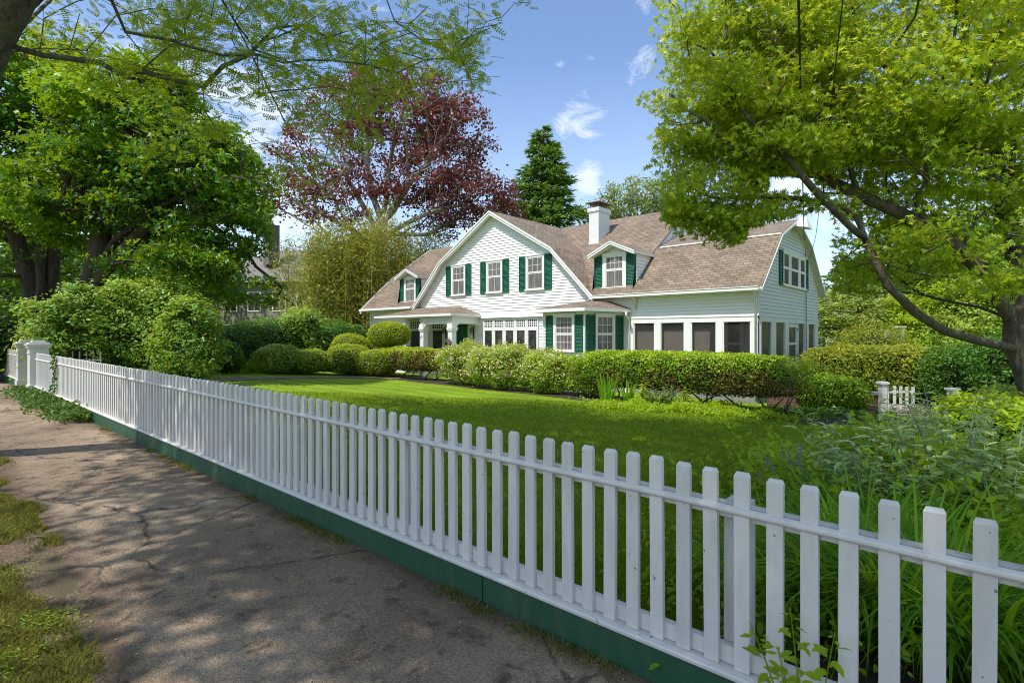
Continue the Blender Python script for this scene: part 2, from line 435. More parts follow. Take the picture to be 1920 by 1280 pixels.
# rounded-box / ellipsoid shrub
def shrub(name, label, cat, c, r, n, size, leafm, T=T_OVAL, k=2.2, depth=.18, rough=.10, seed=3, nup=.3, core=.80, zmin=None,
          tintbase=.42, grad=.3, second=None, group=None, stems=0, stemh=None, holes=0, blobs=None, nsc=.5, flowers=None, spiky=0, bottom_brown=None):
    rng = np.random.default_rng(seed); random.seed(seed)
    c = Vector(c); rot = c.z
    bs = blobs or [(0, 0, 0, r[0], r[1], r[2])]
    gz = ground(c.x, c.y); t = thing(name, label, cat, (c.x, c.y, gz), group)
    Ps = []; Ns = []; cm = MB()
    ar = np.array([(b[3]*b[4]+b[3]*b[5]+b[4]*b[5]) for b in bs]); ns = (n*ar/ar.sum()).astype(int)
    yaw = r[3] if len(r) > 3 else 0; cy, sy = math.cos(yaw), math.sin(yaw)
    R = np.array([[cy, -sy, 0], [sy, cy, 0], [0, 0, 1]])
    for bi, (b, m_) in enumerate(zip(bs, ns)):
        rx, ry, rz = b[3:6]
        fa = np.array([ry*rz, ry*rz, rx*rz, rx*rz, rx*ry, rx*ry*.35]); fi = rng.choice(6, m_, p=fa/fa.sum())
        q = rng.random((m_, 3))*2-1
        ax = fi//2; sg = np.where(fi % 2 == 0, 1.0, -1.0); q[np.arange(m_), ax] = sg
        pn = (np.abs(q)**k).sum(1)**(1/k); u = q/pn[:, None]
        nr = norm(np.sign(u)*np.abs(u)**(k-1)/np.array([rx, ry, rz]))
        S = u*np.array([rx, ry, rz])
        Wp = S + np.array(b[:3])
        nz = snoise(Wp, nsc, seed+bi)
        dd = rng.random(m_)**1.6
        sc = 1 + rough*nz - depth*dd + spiky*(rng.random(m_)**6)
        P = S*sc[:, None] + np.array(b[:3])
        keep = np.ones(m_, bool)
        if holes: keep &= snoise(Wp+5, nsc*1.7, seed+50) < 1-holes
        P = P[keep]; nr = nr[keep]
        Ps.append(P); Ns.append(nr)
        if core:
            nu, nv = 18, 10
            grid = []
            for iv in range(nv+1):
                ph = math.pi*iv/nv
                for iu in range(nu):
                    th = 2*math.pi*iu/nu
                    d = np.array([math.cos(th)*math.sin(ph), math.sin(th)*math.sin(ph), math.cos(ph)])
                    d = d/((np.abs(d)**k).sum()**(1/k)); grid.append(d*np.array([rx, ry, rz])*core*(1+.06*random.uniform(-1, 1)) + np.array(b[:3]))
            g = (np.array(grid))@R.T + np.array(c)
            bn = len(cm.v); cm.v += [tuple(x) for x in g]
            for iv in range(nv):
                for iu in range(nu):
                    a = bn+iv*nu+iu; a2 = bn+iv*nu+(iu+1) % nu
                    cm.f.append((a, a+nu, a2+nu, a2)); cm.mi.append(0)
    P = np.concatenate(Ps); nr = np.concatenate(Ns)
    # drop leaves deep inside other blobs
    if len(bs) > 1:
        keep = np.ones(len(P), bool)
        for b in bs:
            q = (P-np.array(b[:3]))/np.array(b[3:6]); keep &= ((np.abs(q)**k).sum(1)**(1/k)) > .72
        P = P[keep]; nr = nr[keep]
    loc = P.copy(); P = P@R.T+np.array(c); nr = nr@R.T
    if zmin is not None:
        kk = P[:, 2] > zmin; P = P[kk]; nr = nr[kk]; loc = loc[kk]
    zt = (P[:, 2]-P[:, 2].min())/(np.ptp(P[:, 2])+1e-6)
    tint = tintbase + .25*snoise(P, 1.1, seed+9) + .32*(rng.random(len(P))-.5)*2 + grad*(zt-.5)  # grad lightens leaves upward, a sunlit top painted into the tint
    mats = [M[leafm]]; sets = []
    if second:
        lf2, frac, where = second
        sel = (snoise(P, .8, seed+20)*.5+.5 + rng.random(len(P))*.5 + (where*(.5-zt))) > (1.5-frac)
        a = leaf_arrays(P[~sel], size, T, nr[~sel], nup, rng=rng); sets.append((a, T, tint[~sel], 0))
        if sel.any():
            a = leaf_arrays(P[sel], size, T, nr[sel], nup, rng=rng); sets.append((a, T, tint[sel], 1)); mats.append(M[lf2])
    else:
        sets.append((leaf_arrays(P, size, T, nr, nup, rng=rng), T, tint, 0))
    if flowers:
        fm, fn, fs, ft, zlo = flowers
        cand = np.where(zt > zlo)[0]; cs = rng.choice(cand, fn)
        cl = norm(rng.normal(size=(fn, 3)))*.04
        sets.append((leaf_arrays(P[cs]+nr[cs]*.05+cl, fs, ft, nr[cs], .5, rng=rng), ft, rng.random(fn), len(mats))); mats.append(M[fm])
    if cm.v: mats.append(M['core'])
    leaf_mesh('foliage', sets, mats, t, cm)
    if stems:
        sb = MB()
        for i in range(stems):
            a = random.random()*6.28; rr = .25*math.sqrt(random.random())
            lx, ly = (r[0]*.8*random.uniform(-1, 1), r[1]*.3*random.uniform(-1, 1)) if r[0] > 1.6 else (rr*math.cos(a), rr*math.sin(a))
            ex_ = Vector((random.uniform(-.6, .6)*min(r[0], 1.2), random.uniform(-.4, .4)*r[1], 0))
            q0 = Vector((lx, ly, 0)); q1 = q0+ex_
            rot3 = Matrix.Rotation(yaw, 3, 'Z'); q0 = rot3@q0; q1 = rot3@q1
            b0 = Vector((c.x+q0.x, c.y+q0.y, ground(c.x+q0.x, c.y+q0.y)-.03)); b2 = Vector((c.x+q1.x, c.y+q1.y, c.z+(stemh or 0)))
            b1 = b0.lerp(b2, .5)+Vector((random.uniform(-.1, .1), random.uniform(-.1, .1), 0))
            sb.tube([b0, b1, b2], [.03, .024, .014], 5)
        sb.build('stem', M['twig'], t, smooth=True)
    return t
SUN_E = 5.0; SKY_S = .15; SKY_K = 1.0; SKY_TINT = (1.46, 1.50, 1.58)
# ================================================================ FENCE LINE
FD = Vector((-.99976, -.0217, 0)); FN = Vector((.0217, -.99976, 0))  # FN points to the street
F0 = Vector((-.045, 2.079, 0))
def fp(s): return F0 + FD*s
def fgz(s): return -1.434+.0067*max(-2, min(20, s))
def ftop(s):
    xs = [(-3, -.545), (0, -.529), (1, -.501), (5, -.459), (13.7, -.400), (20, -.375), (60, -.37)]
    for (a, b), (c, d) in zip(xs[:-1], xs[1:]):
        if s <= c: return b+(d-b)*(s-a)/(c-a)
    return -.37
def fbot(s): return fgz(s)+.18+.0022*max(0, min(s, 14))
# ================================================================ SETTING
def gridsheet(name, xs, ys, mat_, zoff=0, parent=None, zfun=ground):
    vs = [(x, y, zfun(x, y)+zoff) for y in ys for x in xs]; nx = len(xs); fs = []
    for j in range(len(ys)-1):
        for i in range(nx-1): fs.append((j*nx+i, j*nx+i+1, (j+1)*nx+i+1, (j+1)*nx+i))
    me = bpy.data.meshes.new(name); me.from_pydata(vs, [], fs); me.materials.append(mat_)
    me.polygons.foreach_set('use_smooth', [True]*len(fs)); me.update()
    return prop(link(name, me), kind='structure')
def lawnmat():
    m, nt, N, L, b = mat('mown_lawn_grass'); co = objco(nt)
    n1 = tex(nt, .35, 5, coord=co); n2 = tex(nt, 9, 6, .7, coord=co); n3 = tex(nt, 90, 4, .7, coord=objco(nt, (1, .35, 1)))
    r1 = ramp(nt, n2.outputs[0], [(.3, (.14, .245, .010)), (.55, (.235, .36, .018)), (.75, (.38, .45, .045))])
    r2 = ramp(nt, n1.outputs[0], [(.35, .78), (.65, 1.12)])
    c = mixc(nt, 1, r1.outputs[0], r2.outputs[0], 'MULTIPLY')
    wv = nd(nt, 'ShaderNodeTexWave'); wv.inputs['Scale'].default_value = .35; wv.inputs['Distortion'].default_value = .6; wv.bands_direction = 'Y'; L.new(co, wv.inputs['Vector'])
    rw = ramp(nt, wv.outputs['Fac'], [(.4, .90), (.6, 1.08)]); c = mixc(nt, 1, c, rw.outputs[0], 'MULTIPLY')
    r3 = ramp(nt, n3.outputs[0], [(.3, .55), (.7, 1.35)]); c = mixc(nt, 1, c, r3.outputs[0], 'MULTIPLY')
    L.new(c, b.inputs['Base Color']); b.inputs['Roughness'].default_value = .8; b.inputs['Specular IOR Level'].default_value = .15
    bump(nt, n3.outputs[0], .8, .03, b); return m
M['lawn'] = lawnmat()
def axis(lo, hi, fine_lo, fine_hi, fs, cs):
    a = list(np.arange(fine_lo, fine_hi, fs)); q = fine_lo-cs
    L_ = []
    st = cs
    while q > lo: L_.append(q); st *= 1.35; q -= st
    H_ = []; q = fine_hi; st = cs
    while q < hi: H_.append(q); st *= 1.35; q += st
    return [lo]+L_[::-1]+a+H_+[hi]
gridsheet('ground', axis(-400, 400, -32, 8, .5, 1), axis(-200, 500, -4, 30, .5, 1), M['lawn'])
def asphaltmat():
    m, nt, N, L, b = mat('worn_asphalt_path'); co = objco(nt)
    n1 = tex(nt, .9, 6, .6, .3, co); n2 = tex(nt, 55, 5, .75, coord=co); n3 = tex(nt, 5, 6, .7, .4, co)
    vo = nd(nt, 'ShaderNodeTexVoronoi'); vo.inputs['Scale'].default_value = 130; L.new(co, vo.inputs['Vector'])
    r1 = ramp(nt, n1.outputs[0], [(.3, (.150, .100, .062)), (.5, (.265, .190, .122)), (.68, (.42, .31, .21))])
    r2 = ramp(nt, n2.outputs[0], [(.3, .55), (.7, 1.4)])
    c = mixc(nt, 1, r1.outputs[0], r2.outputs[0], 'MULTIPLY')
    rv = ramp(nt, vo.outputs['Color'], [(.70, 0), (.97, .75)]); c = mixc(nt, rv.outputs[0], c, (.34, .31, .27))
    rd = ramp(nt, n3.outputs[0], [(.53, 0), (.66, .85)]); c = mixc(nt, rd.outputs[0], c, (.085, .052, .028))
    # edge dirt and moss: distance to the fence line and to the grass edge
    sp = nd(nt, 'ShaderNodeSeparateXYZ'); L.new(co, sp.inputs[0])
    def mth(op, a, bb):
        q = nd(nt, 'ShaderNodeMath', operation=op)
        for i, v in enumerate((a, bb)):
            if hasattr(v, 'is_linked'): L.new(v, q.inputs[i])
            else: q.inputs[i].default_value = v
        return q.outputs[0]
    df = mth('SUBTRACT', 2.079, mth('ADD', sp.outputs['Y'], mth('MULTIPLY', sp.outputs['X'], -.0217)))
    dg = mth('SUBTRACT', sp.outputs['Y'], .52)
    d = mth('MINIMUM', df, dg)
    dn = mth('ADD', mth('MULTIPLY', d, 2.6), mth('MULTIPLY', mth('SUBTRACT', n3.outputs[0], .5), 1.5))
    re = ramp(nt, dn, [(.12, 1), (.55, 0)])
    ds = mixc(nt, n2.outputs[0], (.075, .045, .025), (.155, .105, .065))
    c = mixc(nt, re.outputs[0], c, ds)
    rm = ramp(nt, mth('ADD', dn, mth('MULTIPLY', mth('SUBTRACT', n1.outputs[0], .5), 1.2)), [(.02, 1), (.2, 0)])
    c = mixc(nt, mth('MULTIPLY', mth('MULTIPLY', rm.outputs[0], .8), ramp(nt, n2.outputs[0], [(.48, 0), (.56, 1)]).outputs[0]), c, (.06, .07, .015))
    # cracks
    v2 = nd(nt, 'ShaderNodeTexVoronoi', feature='DISTANCE_TO_EDGE'); v2.inputs['Scale'].default_value = .8
    L.new(mixc(nt, .16, co, tex(nt, 3, 5, coord=co).outputs[1]), v2.inputs['Vector'])
    rc = ramp(nt, v2.outputs['Distance'], [(.002, .8), (.012, 0)]); cm_ = mth('MULTIPLY', rc.outputs[0], ramp(nt, n3.outputs[0], [(.42, 0), (.52, .9)]).outputs[0])
    c = mixc(nt, cm_, c, (.025, .022, .015))
    L.new(c, b.inputs['Base Color']); b.inputs['Roughness'].default_value = .9
    h = mth('ADD', mth('MULTIPLY', n2.outputs[0], .6), mth('MULTIPLY', vo.outputs['Distance'], .5)); h = mth('SUBTRACT', h, mth('MULTIPLY', cm_, 1.2))
    bump(nt, h, .9, .012, b); return m
M['asphalt'] = asphaltmat()
def path_sheet():
    vs = []; fs = []; xs = list(np.arange(-40, 6, .12)); ts = [0, .02, .06, .2, .4, .6, .8, .94, 1]
    for x in xs:
        y0 = .54+.07*math.sin(x*2.1)+.05*math.sin(x*5.3+1)+.03*math.sin(x*11+2)+.02*math.sin(x*23); y1 = 2.079+.0217*x+.0
        if x > -3: y0 -= 0
        for t in ts:
            y = y0+(y1-y0)*t; z = ground(x, y)+.006 - (.02 if t == 0 else 0)+.004*math.sin(x*3+y*5)*(1 if 0 < t < 1 else 0)
            vs.append((x, y, z))
    n = len(ts)
    for i in range(len(xs)-1):
        for j in range(n-1): fs.append((i*n+j, (i+1)*n+j, (i+1)*n+j+1, i*n+j+1))
    me = bpy.data.meshes.new('sidewalk'); me.from_pydata(vs, [], fs); me.materials.append(M['asphalt'])
    me.polygons.foreach_set('use_smooth', [True]*len(fs)); me.update(); prop(link('sidewalk', me), kind='structure')
path_sheet()
def dirtmat(name, c1, c2, sc=20):
    m, nt, N, L, b = mat(name); n = tex(nt, sc, 6, .7, coord=objco(nt)); r = ramp(nt, n.outputs[0], [(.3, c1), (.7, c2)])
    L.new(r.outputs[0], b.inputs['Base Color']); b.inputs['Roughness'].default_value = .95; bump(nt, n.outputs[0], .8, .03, b); return m
M['mulch'] = dirtmat('garden_soil', (.02, .014, .009), (.075, .05, .03))
M['gravel'] = dirtmat('brick_dust_walk', (.16, .10, .07), (.30, .21, .15), 30)
def ribbon(name, pts, w, m_, zo=.012):
    vs = []; fs = []
    P = []
    for a, b in zip(pts[:-1], pts[1:]):
        for i in range(8): P.append(Vector(a).lerp(Vector(b), i/8))
    P.append(Vector(pts[-1]))
    for i, p in enumerate(P):
        t = (P[min(i+1, len(P)-1)]-P[max(0, i-1)]).normalized(); nn = Vector((-t.y, t.x))
        ww = w[0]+(w[1]-w[0])*i/(len(P)-1) if hasattr(w, '__len__') else w
        for k in (-1, -.33, .33, 1):
            q = p+nn*(k*ww/2*(1+.06*random.uniform(-1, 1))); vs.append((q.x, q.y, ground(q.x, q.y)+zo))
    for i in range(len(P)-1):
        for k in range(3): fs.append((i*4+k, i*4+k+1, (i+1)*4+k+1, (i+1)*4+k))
    me = bpy.data.meshes.new(name); me.from_pydata(vs, [], fs); me.materials.append(m_); me.update()
    prop(link(name, me), kind='structure')
def vergemat():
    m, nt, N, L, b = mat('dry_patchy_verge'); co = objco(nt); n1 = tex(nt, 1.6, 6, .65, .4, co); n2 = tex(nt, 45, 5, .7, coord=co)
    r = ramp(nt, n1.outputs[0], [(.36, (.16, .11, .07)), (.54, (.14, .10, .055)), (.72, (.10, .10, .03))]); r2 = ramp(nt, n2.outputs[0], [(.35, .35), (.65, 1.6)])
    L.new(mixc(nt, 1, r.outputs[0], r2.outputs[0], 'MULTIPLY'), b.inputs['Base Color']); b.inputs['Roughness'].default_value = .95; bump(nt, n2.outputs[0], .9, .02, b); return m
M['verge'] = vergemat()
gridsheet('verge', list(np.arange(-30, 6, .3)), list(np.arange(-3.2, .71, .3)), M['verge'], .003)
ribbon('garden_walk', [(-16.1, 2.0), (-18.4, 4.6), (-19.9, 7.6), (-20.3, 10.5), (-19.6, 13), (-18.9, 15.4)], 1.25, M['gravel'], .014)
ribbon('planting_bed', [(-24, 14.6), (-20.6, 14.5), (-16, 14.0), (-10, 13.9), (-7, 13.6), (-3, 13.9), (-1.2, 15.5)], 2.3, M['mulch'], .010)
ribbon('flower_bed_soil', [(-.7, 2.8), (1, 2.9), (4, 3.0)], 1.3, M['mulch'], .010)
ribbon('driveway', [(-2.6, 19.5), (6, 22), (22, 28)], 5, M['gravel'], .03)
# ================================================================ MAIN FENCE
def make_fence(name, label, s0, s1, posts, indiv, group=None, over=0):
    b0 = fp(s0); t = thing(name, label, 'fence', (b0.x, b0.y, fgz(s0)), group)
    pitch = .1123; n = int((s1-s0)/pitch); w = .0275
    rest = MB(); proto = None
    for i in range(n):
        s = s0+i*pitch; c = fp(s); zb = fbot(s); zt = ftop(s)+random.uniform(-.004, .004)
        c = Vector((c.x, c.y, 0)); ch = .012
        mb = MB() if i < indiv else rest
        lean = random.gauss(0, .0028)
        U = Vector((-FD.x, -FD.y, 0))
        ch = .014; cs = .006
        def pt(u, z, nn): return c+U*(u+lean*(z-zb)/(zt-zb))+FN*nn+UP*z
        mb.ibox([pt(-w, zb, .022), pt(w, zb, .022), pt(w, zb, 0), pt(-w, zb, 0), pt(-w, zt-ch, .022), pt(w, zt-ch, .022), pt(w, zt-ch, 0), pt(-w, zt-ch, 0)])
        mb.ibox([pt(-w, zt-ch, .022), pt(w, zt-ch, .022), pt(w, zt-ch, 0), pt(-w, zt-ch, 0), pt(-w+cs, zt, .012), pt(w-cs, zt, .012), pt(w-cs, zt, .003), pt(-w+cs, zt, .003)])
        if i < indiv: mb.build('picket', M['fence'], t)
    if rest.f: prop(rest.build('picket', M['fence'], t), kind='stuff')
    S = [s0-.05+(s1-s0+.02)*i/60 for i in range(61)]
    def prof(nm, zf, pr, m_, S=S):
        mb = MB(); k = len(pr); nS = len(S)-1
        for s in S:
            c = fp(s)
            for (nn, z) in pr:
                q = Vector((c.x, c.y, 0))+FN*nn+UP*(zf(s)+z); mb.v.append(tuple(q))
        for i in range(nS):
            for j in range(k):
                j2 = (j+1) % k; mb.f.append((i*k+j, (i+1)*k+j, (i+1)*k+j2, i*k+j2)); mb.mi.append(0)
        mb.f.append(tuple(range(k))[::-1]); mb.mi.append(0); mb.f.append(tuple(nS*k+j for j in range(k))); mb.mi.append(0)
        return mb.build(nm, m_, t)
    rnd = [(.0225+.018*math.cos(a)*1.0, .016*math.sin(a)) for a in np.linspace(math.pi/2, -math.pi/2, 7)]
    prof('rail_moulding', lambda s: ftop(s)-.145, [(.0225, .016)]+[(.0225+.017*math.cos(a), .014*math.sin(a)) for a in np.linspace(1.4, -1.4, 6)]+[(.0225, -.016)], M['fence'])
    prof('rail', lambda s: ftop(s)-.155, [(-.002, .028), (-.002, -.028), (-.042, -.028), (-.042, .020), (-.036, .028)], M['fence'])
    prof('rail', lambda s: fbot(s)+.035, [(-.002, .030), (-.002, -.034), (-.042, -.034), (-.042, .025), (-.036, .030)], M['fence'])
    prof('sill', lambda s: fbot(s)-.014, [(.050, .008), (.056, .001), (.054, -.011), (.047, -.016), (-.046, -.016), (-.046, .012), (.030, .013)], M['fence'])
    q = s0-.05
    while q < s1-.05:
        q2 = min(q+3.05, s1-.03); o_ = random.uniform(-.002, .003)
        prof('base_board', lambda s: fbot(s)-.031, [(.040+o_, 0), (.040+o_, -.24), (.010, -.24), (.010, 0)], M['fencegreen'], [q+.003+(q2-q-.006)*i/10 for i in range(11)]); q = q2
    for s in posts:
        mb = MB(); c = fp(s); c = Vector((c.x, c.y, 0)); U = Vector((-FD.x, -FD.y, 0))
        mb.lb(c, U, FN, -.045, .045, fgz(s)-.05, ftop(s)-.135, -.133, -.043)
        mb.build('post', M['fence'], t)
    return t
posts = [-.35+2.44*k for k in range(7)]
posts = [.70+2.04*k for k in range(8)]
make_fence('picket_fence', 'long white picket fence on a dark green base board beside the asphalt path', -1.0266, 15.72, posts, 100)
make_fence('picket_fence', 'white picket fence panel continuing at the far left beyond the paired gate posts', 17.95, 27.5, [20, 22.4, 24.8], 30)
def gatepost(s, label):
    c = fp(s); c = Vector((c.x, c.y, 0))-FN*.05; g = fgz(s); t = thing('gate_post', label, 'gate post', (c.x, c.y, g), 'paneled gate posts at the path gate')
    U = Vector((-FD.x, -FD.y, 0)); zt = -.115
    mb = MB(); mb.lb(c, U, FN, -.16, .16, g-.05, zt-.30, -.16, .16); mb.lb(c, U, FN, -.185, .185, g-.04, g+.22, -.185, .185); mb.build('shaft', M['fence'], t)
    mb = MB()
    for (w, z0, z1) in ((.175, -.30, -.285), (.165, -.285, -.17), (.195, -.17, -.115), (.215, -.115, -.085), (.175, -.085, -.05), (.125, -.05, -.022), (.105, -.022, 0)):
        mb.lb(c, U, FN, -w, w, zt+z0, zt+z1, -w, w)
    mb.build('cap', M['fence'], t)
gatepost(15.93, 'nearer white gate post with stepped cap, ending the long picket fence')
gatepost(17.62, 'farther white gate post with stepped cap, beyond the gate gap')
# a side run of pickets going back from the gate into the garden
def siderun():
    a = fp(16.2)-FN*.5; t = thing('picket_fence', 'short run of white pickets inside the garden just behind the gate posts', 'fence', (a.x, a.y, ground(a.x, a.y)))
    for i in range(9):
        q = V(84+13*i if i < 4 else 84+13*i, 628, 13.3)
        mb = MB(); mb.box(q.x-.03, q.x+.03, q.y-.01, q.y+.01, ground(q.x, q.y), -.40+random.uniform(-.01, .01)); mb.build('picket', M['fence'], t)
    q0 = V(82, 628, 13.3); q1 = V(190, 628, 13.3); mb = MB(); mb.tube([q0+UP*-.62, q1+UP*-.62], .025, 6); mb.build('rail', M['fence'], t); mb = MB(); mb.tube([q0+UP*-1.1, q1+UP*-1.1], .025, 6); mb.build('rail', M['fence'], t)
siderun()
def farrun():
    a = V(40, 628, 16); t = thing('picket_fence', 'white pickets standing against the dark clipped hedge at the far left', 'fence', (a.x, a.y, ground(a.x, a.y)))
    for i in range(14):
        q = V(34-9.2*i, 628, 16.5); mb = MB(); mb.box(q.x-.045, q.x+.045, q.y-.01, q.y+.01, ground(q.x, q.y), -.20-.004*i); mb.build('picket', M['fence'], t)
    q0 = V(40, 628, 16.55); q1 = V(-95, 628, 16.55); mb = MB(); mb.tube([q0+UP*-.5, q1+UP*-.5], .03, 6); mb.build('rail', M['fence'], t)
farrun()
# ================================================================ HOUSE
EX = Vector((1, 0, 0)); EY = Vector((0, 1, 0)); NF = Vector((0, -1, 0)); NS = Vector((1, 0, 0)); NW = Vector((-1, 0, 0))
house = thing('house', 'white clapboard house with gambrel gable, brown shingle roof and green shutters', 'house', (-16, 20, -2.2))
def clap(mb, O, U, N, z0, z1, rng_, e=.115):
    z = z0
    while z < z1-.01:
        zt = min(z+e, z1); R0 = rng_(z+.001); R1 = rng_(zt-.001)
        if R0 and R1:
            a0, a1 = R0; b0, b1 = R1
            if a1-a0 > .04 or b1-b0 > .04:
                P = lambda u, q, n: O+U*u+N*n+UP*q
                pr = .030
                mb.face([P(a0, z, pr), P(a1, z, pr), P(b1, zt, .004), P(b0, zt, .004)])
                mb.face([P(a0, z, .0), P(a1, z, .0), P(a1, z, pr), P(a0, z, pr)])
                mb.face([P(a0, z, 0), P(a0, z, pr), P(b0, zt, .004)]); mb.face([P(a1, z, pr), P(a1, z, 0), P(b1, zt, .004)])
        z += e
def window(c, N, w, h, cols, rt, rb, paneM, frac=.5, cas=.09, parent=None, sillproud=.10, casz=None, label=None):
    """c: centre of the window opening on the wall plane; w,h outer size incl. casing"""
    par = parent or house; N = Vector(N); U = UP.cross(N); c = Vector(c)+N*.014
    mb = MB(); W = w/2; H = h/2
    mb.lb(c, U, N, -W, -W+cas, -H, H, .0, .055); mb.lb(c, U, N, W-cas, W, -H, H, .0, .055)
    mb.lb(c, U, N, -W-.015, W+.015, H, H+cas*.9, .0, .06); mb.lb(c, U, N, -W-.03, W+.03, H+cas*.9, H+cas*.9+.025, .0, .085)
    iw = W-cas; zm = H-(2*H)*frac; sw = .042
    # sashes
    for (a, b, n1) in ((zm, H, .040), (-H, zm, .030)):
        mb.lb(c, U, N, -iw, -iw+sw, a, b, .0, n1); mb.lb(c, U, N, iw-sw, iw, a, b, .0, n1)
        mb.lb(c, U, N, -iw+sw, iw-sw, b-sw, b, .0, n1-.001); mb.lb(c, U, N, -iw+sw, iw-sw, a, a+sw, .0, n1-.001)
    for (a, b, rows) in ((zm+sw, H-sw, rt), (-H+sw, zm-sw, rb)):
        cc = cols if rows > 0 else 2; rr = max(1, rows)
        if rows == -1: cc = 1
        for k in range(1, cc):
            x = -iw+sw+(2*iw-2*sw)*k/cc; mb.lb(c, U, N, x-.0075, x+.0075, a, b, .01, .034)
        for k in range(1, rr):
            z = a+(b-a)*k/rr; mb.lb(c, U, N, -iw+sw, iw-sw, z-.0075, z+.0075, .01, .033)
    o = mb.build('window', M['white'], par)
    if label: o['label'] = label
    p = MB(); p.lb(c, U, N, -iw+.01, iw-.01, -H+.01, H-.01, .0, .0255); p.build('pane', M[paneM], o)
    s = MB(); s.lb(c, U, N, -W-.03, W+.03, -H-.05, -H, 0, sillproud); s.build('sill', M['white'], o)
    return o
def shutter(c, N, w, h, parent=None):
    par = parent or house; N = Vector(N); U = UP.cross(N); c = Vector(c); mb = MB(); W = w/2; H = h/2; n0 = .034; f = .045
    mb.lb(c, U, N, -W, -W+f, -H, H, n0, n0+.035); mb.lb(c, U, N, W-f, W, -H, H, n0, n0+.035)
    for (a, b) in ((H-.06, H), (-.03, .04), (-H, -H+.09)): mb.lb(c, U, N, -W+f, W-f, a, b, n0, n0+.034)
    mb.lb(c, U, N, -W+f, W-f, -H+.09, H-.06, n0, n0+.008)
    for (a, b) in ((-H+.09, -.03), (.04, H-.06)):
        k = int((b-a)/.048)
        for i in range(k):
            z = a+(b-a)*(i+.5)/k
            q = lambda u, zz, n: c+U*u+N*n+UP*zz
            mb.ibox([q(-W+f, z-.022, n0+.028), q(W-f, z-.022, n0+.028), q(W-f, z-.016, n0+.02), q(-W+f, z-.016, n0+.02),
                     q(-W+f, z+.010, n0+.012), q(W-f, z+.010, n0+.012), q(W-f, z+.020, n0+.006), q(-W+f, z+.020, n0+.006)])
    return mb.build('shutter', M['green'], par)
YF = 17.3
def piece(pts, x): # interpolate polyline x->z
    for (a, b), (c, d) in zip(pts[:-1], pts[1:]):
        if a <= x <= c: return b+(d-b)*(x-a)/(c-a)
    return None
GP = [(-22.28, 1.42), (-20.22, 3.50), (-16.75, 5.50), (-13.28, 3.50), (-11.25, 1.42)]   # gable wing outline (x, z)
MP = [(16.95, 1.46), (19.0, 3.36), (22, 5.46), (25, 3.36), (27.1, 1.46)]                  # main roof (y, z)
RP = [(16.95, 1.46), (19.0, 3.33), (20.95, 4.12), (22.75, 3.42), (24.95, 1.62)]          # right wing (y, z)
def inv(pts, z, off):  # interval of abscissa where outline above z
    L_ = None; R_ = None
    for (a, b), (c, d) in zip(pts[:-1], pts[1:]):
        if (b-z)*(d-z) <= 0 and b != d:
            x = a+(c-a)*(z-b)/(d-b)
            if d > b and L_ is None: L_ = x
            if d < b: R_ = x
    if L_ is None: L_ = pts[0][0]
    if R_ is None: R_ = pts[-1][0]
    return (L_+off, R_-off)
# --- front gable wall
mb = MB(); O = Vector((0, YF, 0))
def grng(z):
    if z < 1.42: return (-22.0, -11.55)
    a, b = inv(GP, z+.06, .06)
    return (max(a, -22.0), min(b, -11.55)) if b > a else None
clap(mb, O, EX, NF, .95, 5.38, grng)
mb.box(-22.0, -11.55, YF, YF+.1, -2.3, 1.5)
mb.face([(-22.0, YF-.001, 1.5), (-11.55, YF-.001, 1.5), (-13.4, YF-.001, 3.4), (-16.75, YF-.001, 5.35), (-20.1, YF-.001, 3.4)])
clap(mb, O, EX, NF, -1.1, .72, lambda z: (-14.12, -11.55)); clap(mb, O, EX, NF, -1.1, .72, lambda z: (-18.05, -17.42)); clap(mb, O, EX, NF, -1.1, -.80, lambda z: (-17.4, -14.14), .12)
mb.build('wall', M['clap'], house)
mb = MB(); mb.ibox([(-17.6, YF-.16, .77), (-12.2, YF-.16, .77), (-12.2, YF, .77), (-17.6, YF, .77), (-17.6, YF-.03, .955), (-12.2, YF-.03, .955), (-12.2, YF, .955), (-17.6, YF, .955)])
mb.build('drip_board', M['white'], house)
# --- wall between gable and right wing + right wing front wall
mb = MB()
clap(mb, O, EX, NF, .60, 1.36, lambda z: (-11.55, -5.55), .108); mb.box(-11.55, -5.45, YF+.001, YF+.1, .5, 1.5)
clap(mb, O, EX, NF, -1.2, .60, lambda z: (-11.55, -9.86)); mb.box(-11.55, -9.84, YF+.001, YF+.1, -2.4, .5)
mb.build('wall', M['clap'], house)
# porch: frieze, posts, knee, foundation
mb = MB(); mb.box(-9.84, -5.45, YF-.03, YF+.08, .42, .60); mb.box(-9.84, -5.45, YF-.05, YF, .585, .605)
mb.box(-9.84, -5.45, YF-.02, YF+.08, -1.3, -1.12); mb.build('porch_frieze', M['white'], house)
PX = [(-9.84, -9.72), (-8.90, -8.68), (-7.81, -7.58), (-6.73, -6.52), (-5.66, -5.45)]
for (a, b) in PX:
    mb = MB(); mb.box(a, b, YF-.035, YF+.085, -1.12, .42)
    mb.box(a-.03 if a > -9.8 else a, b+.03 if b < -5.5 else b, YF-.012, YF+.06, -1.12, .42); mb.build('porch_post', M['white'], house)
for (a, b) in zip(PX[:-1], PX[1:]):
    mb = MB(); mb.face([(a[1]+.03, YF+.02, -1.12), (b[0]-.03, YF+.02, -1.12), (b[0]-.03, YF+.02, .42), (a[1]+.03, YF+.02, .42)]); o = mb.build('porch_screen', M['screen'], house)
for i, (a, b) in enumerate(zip(PX[:-1], PX[1:])):
    if i < 3:
        mb = MB(); x1 = b[0]-.03 if i < 2 else -7.02
        mb.box(a[1]+.03, x1, YF+.16, YF+.17, -.9, .20); mb.build('porch_blind', M['blind'], house)
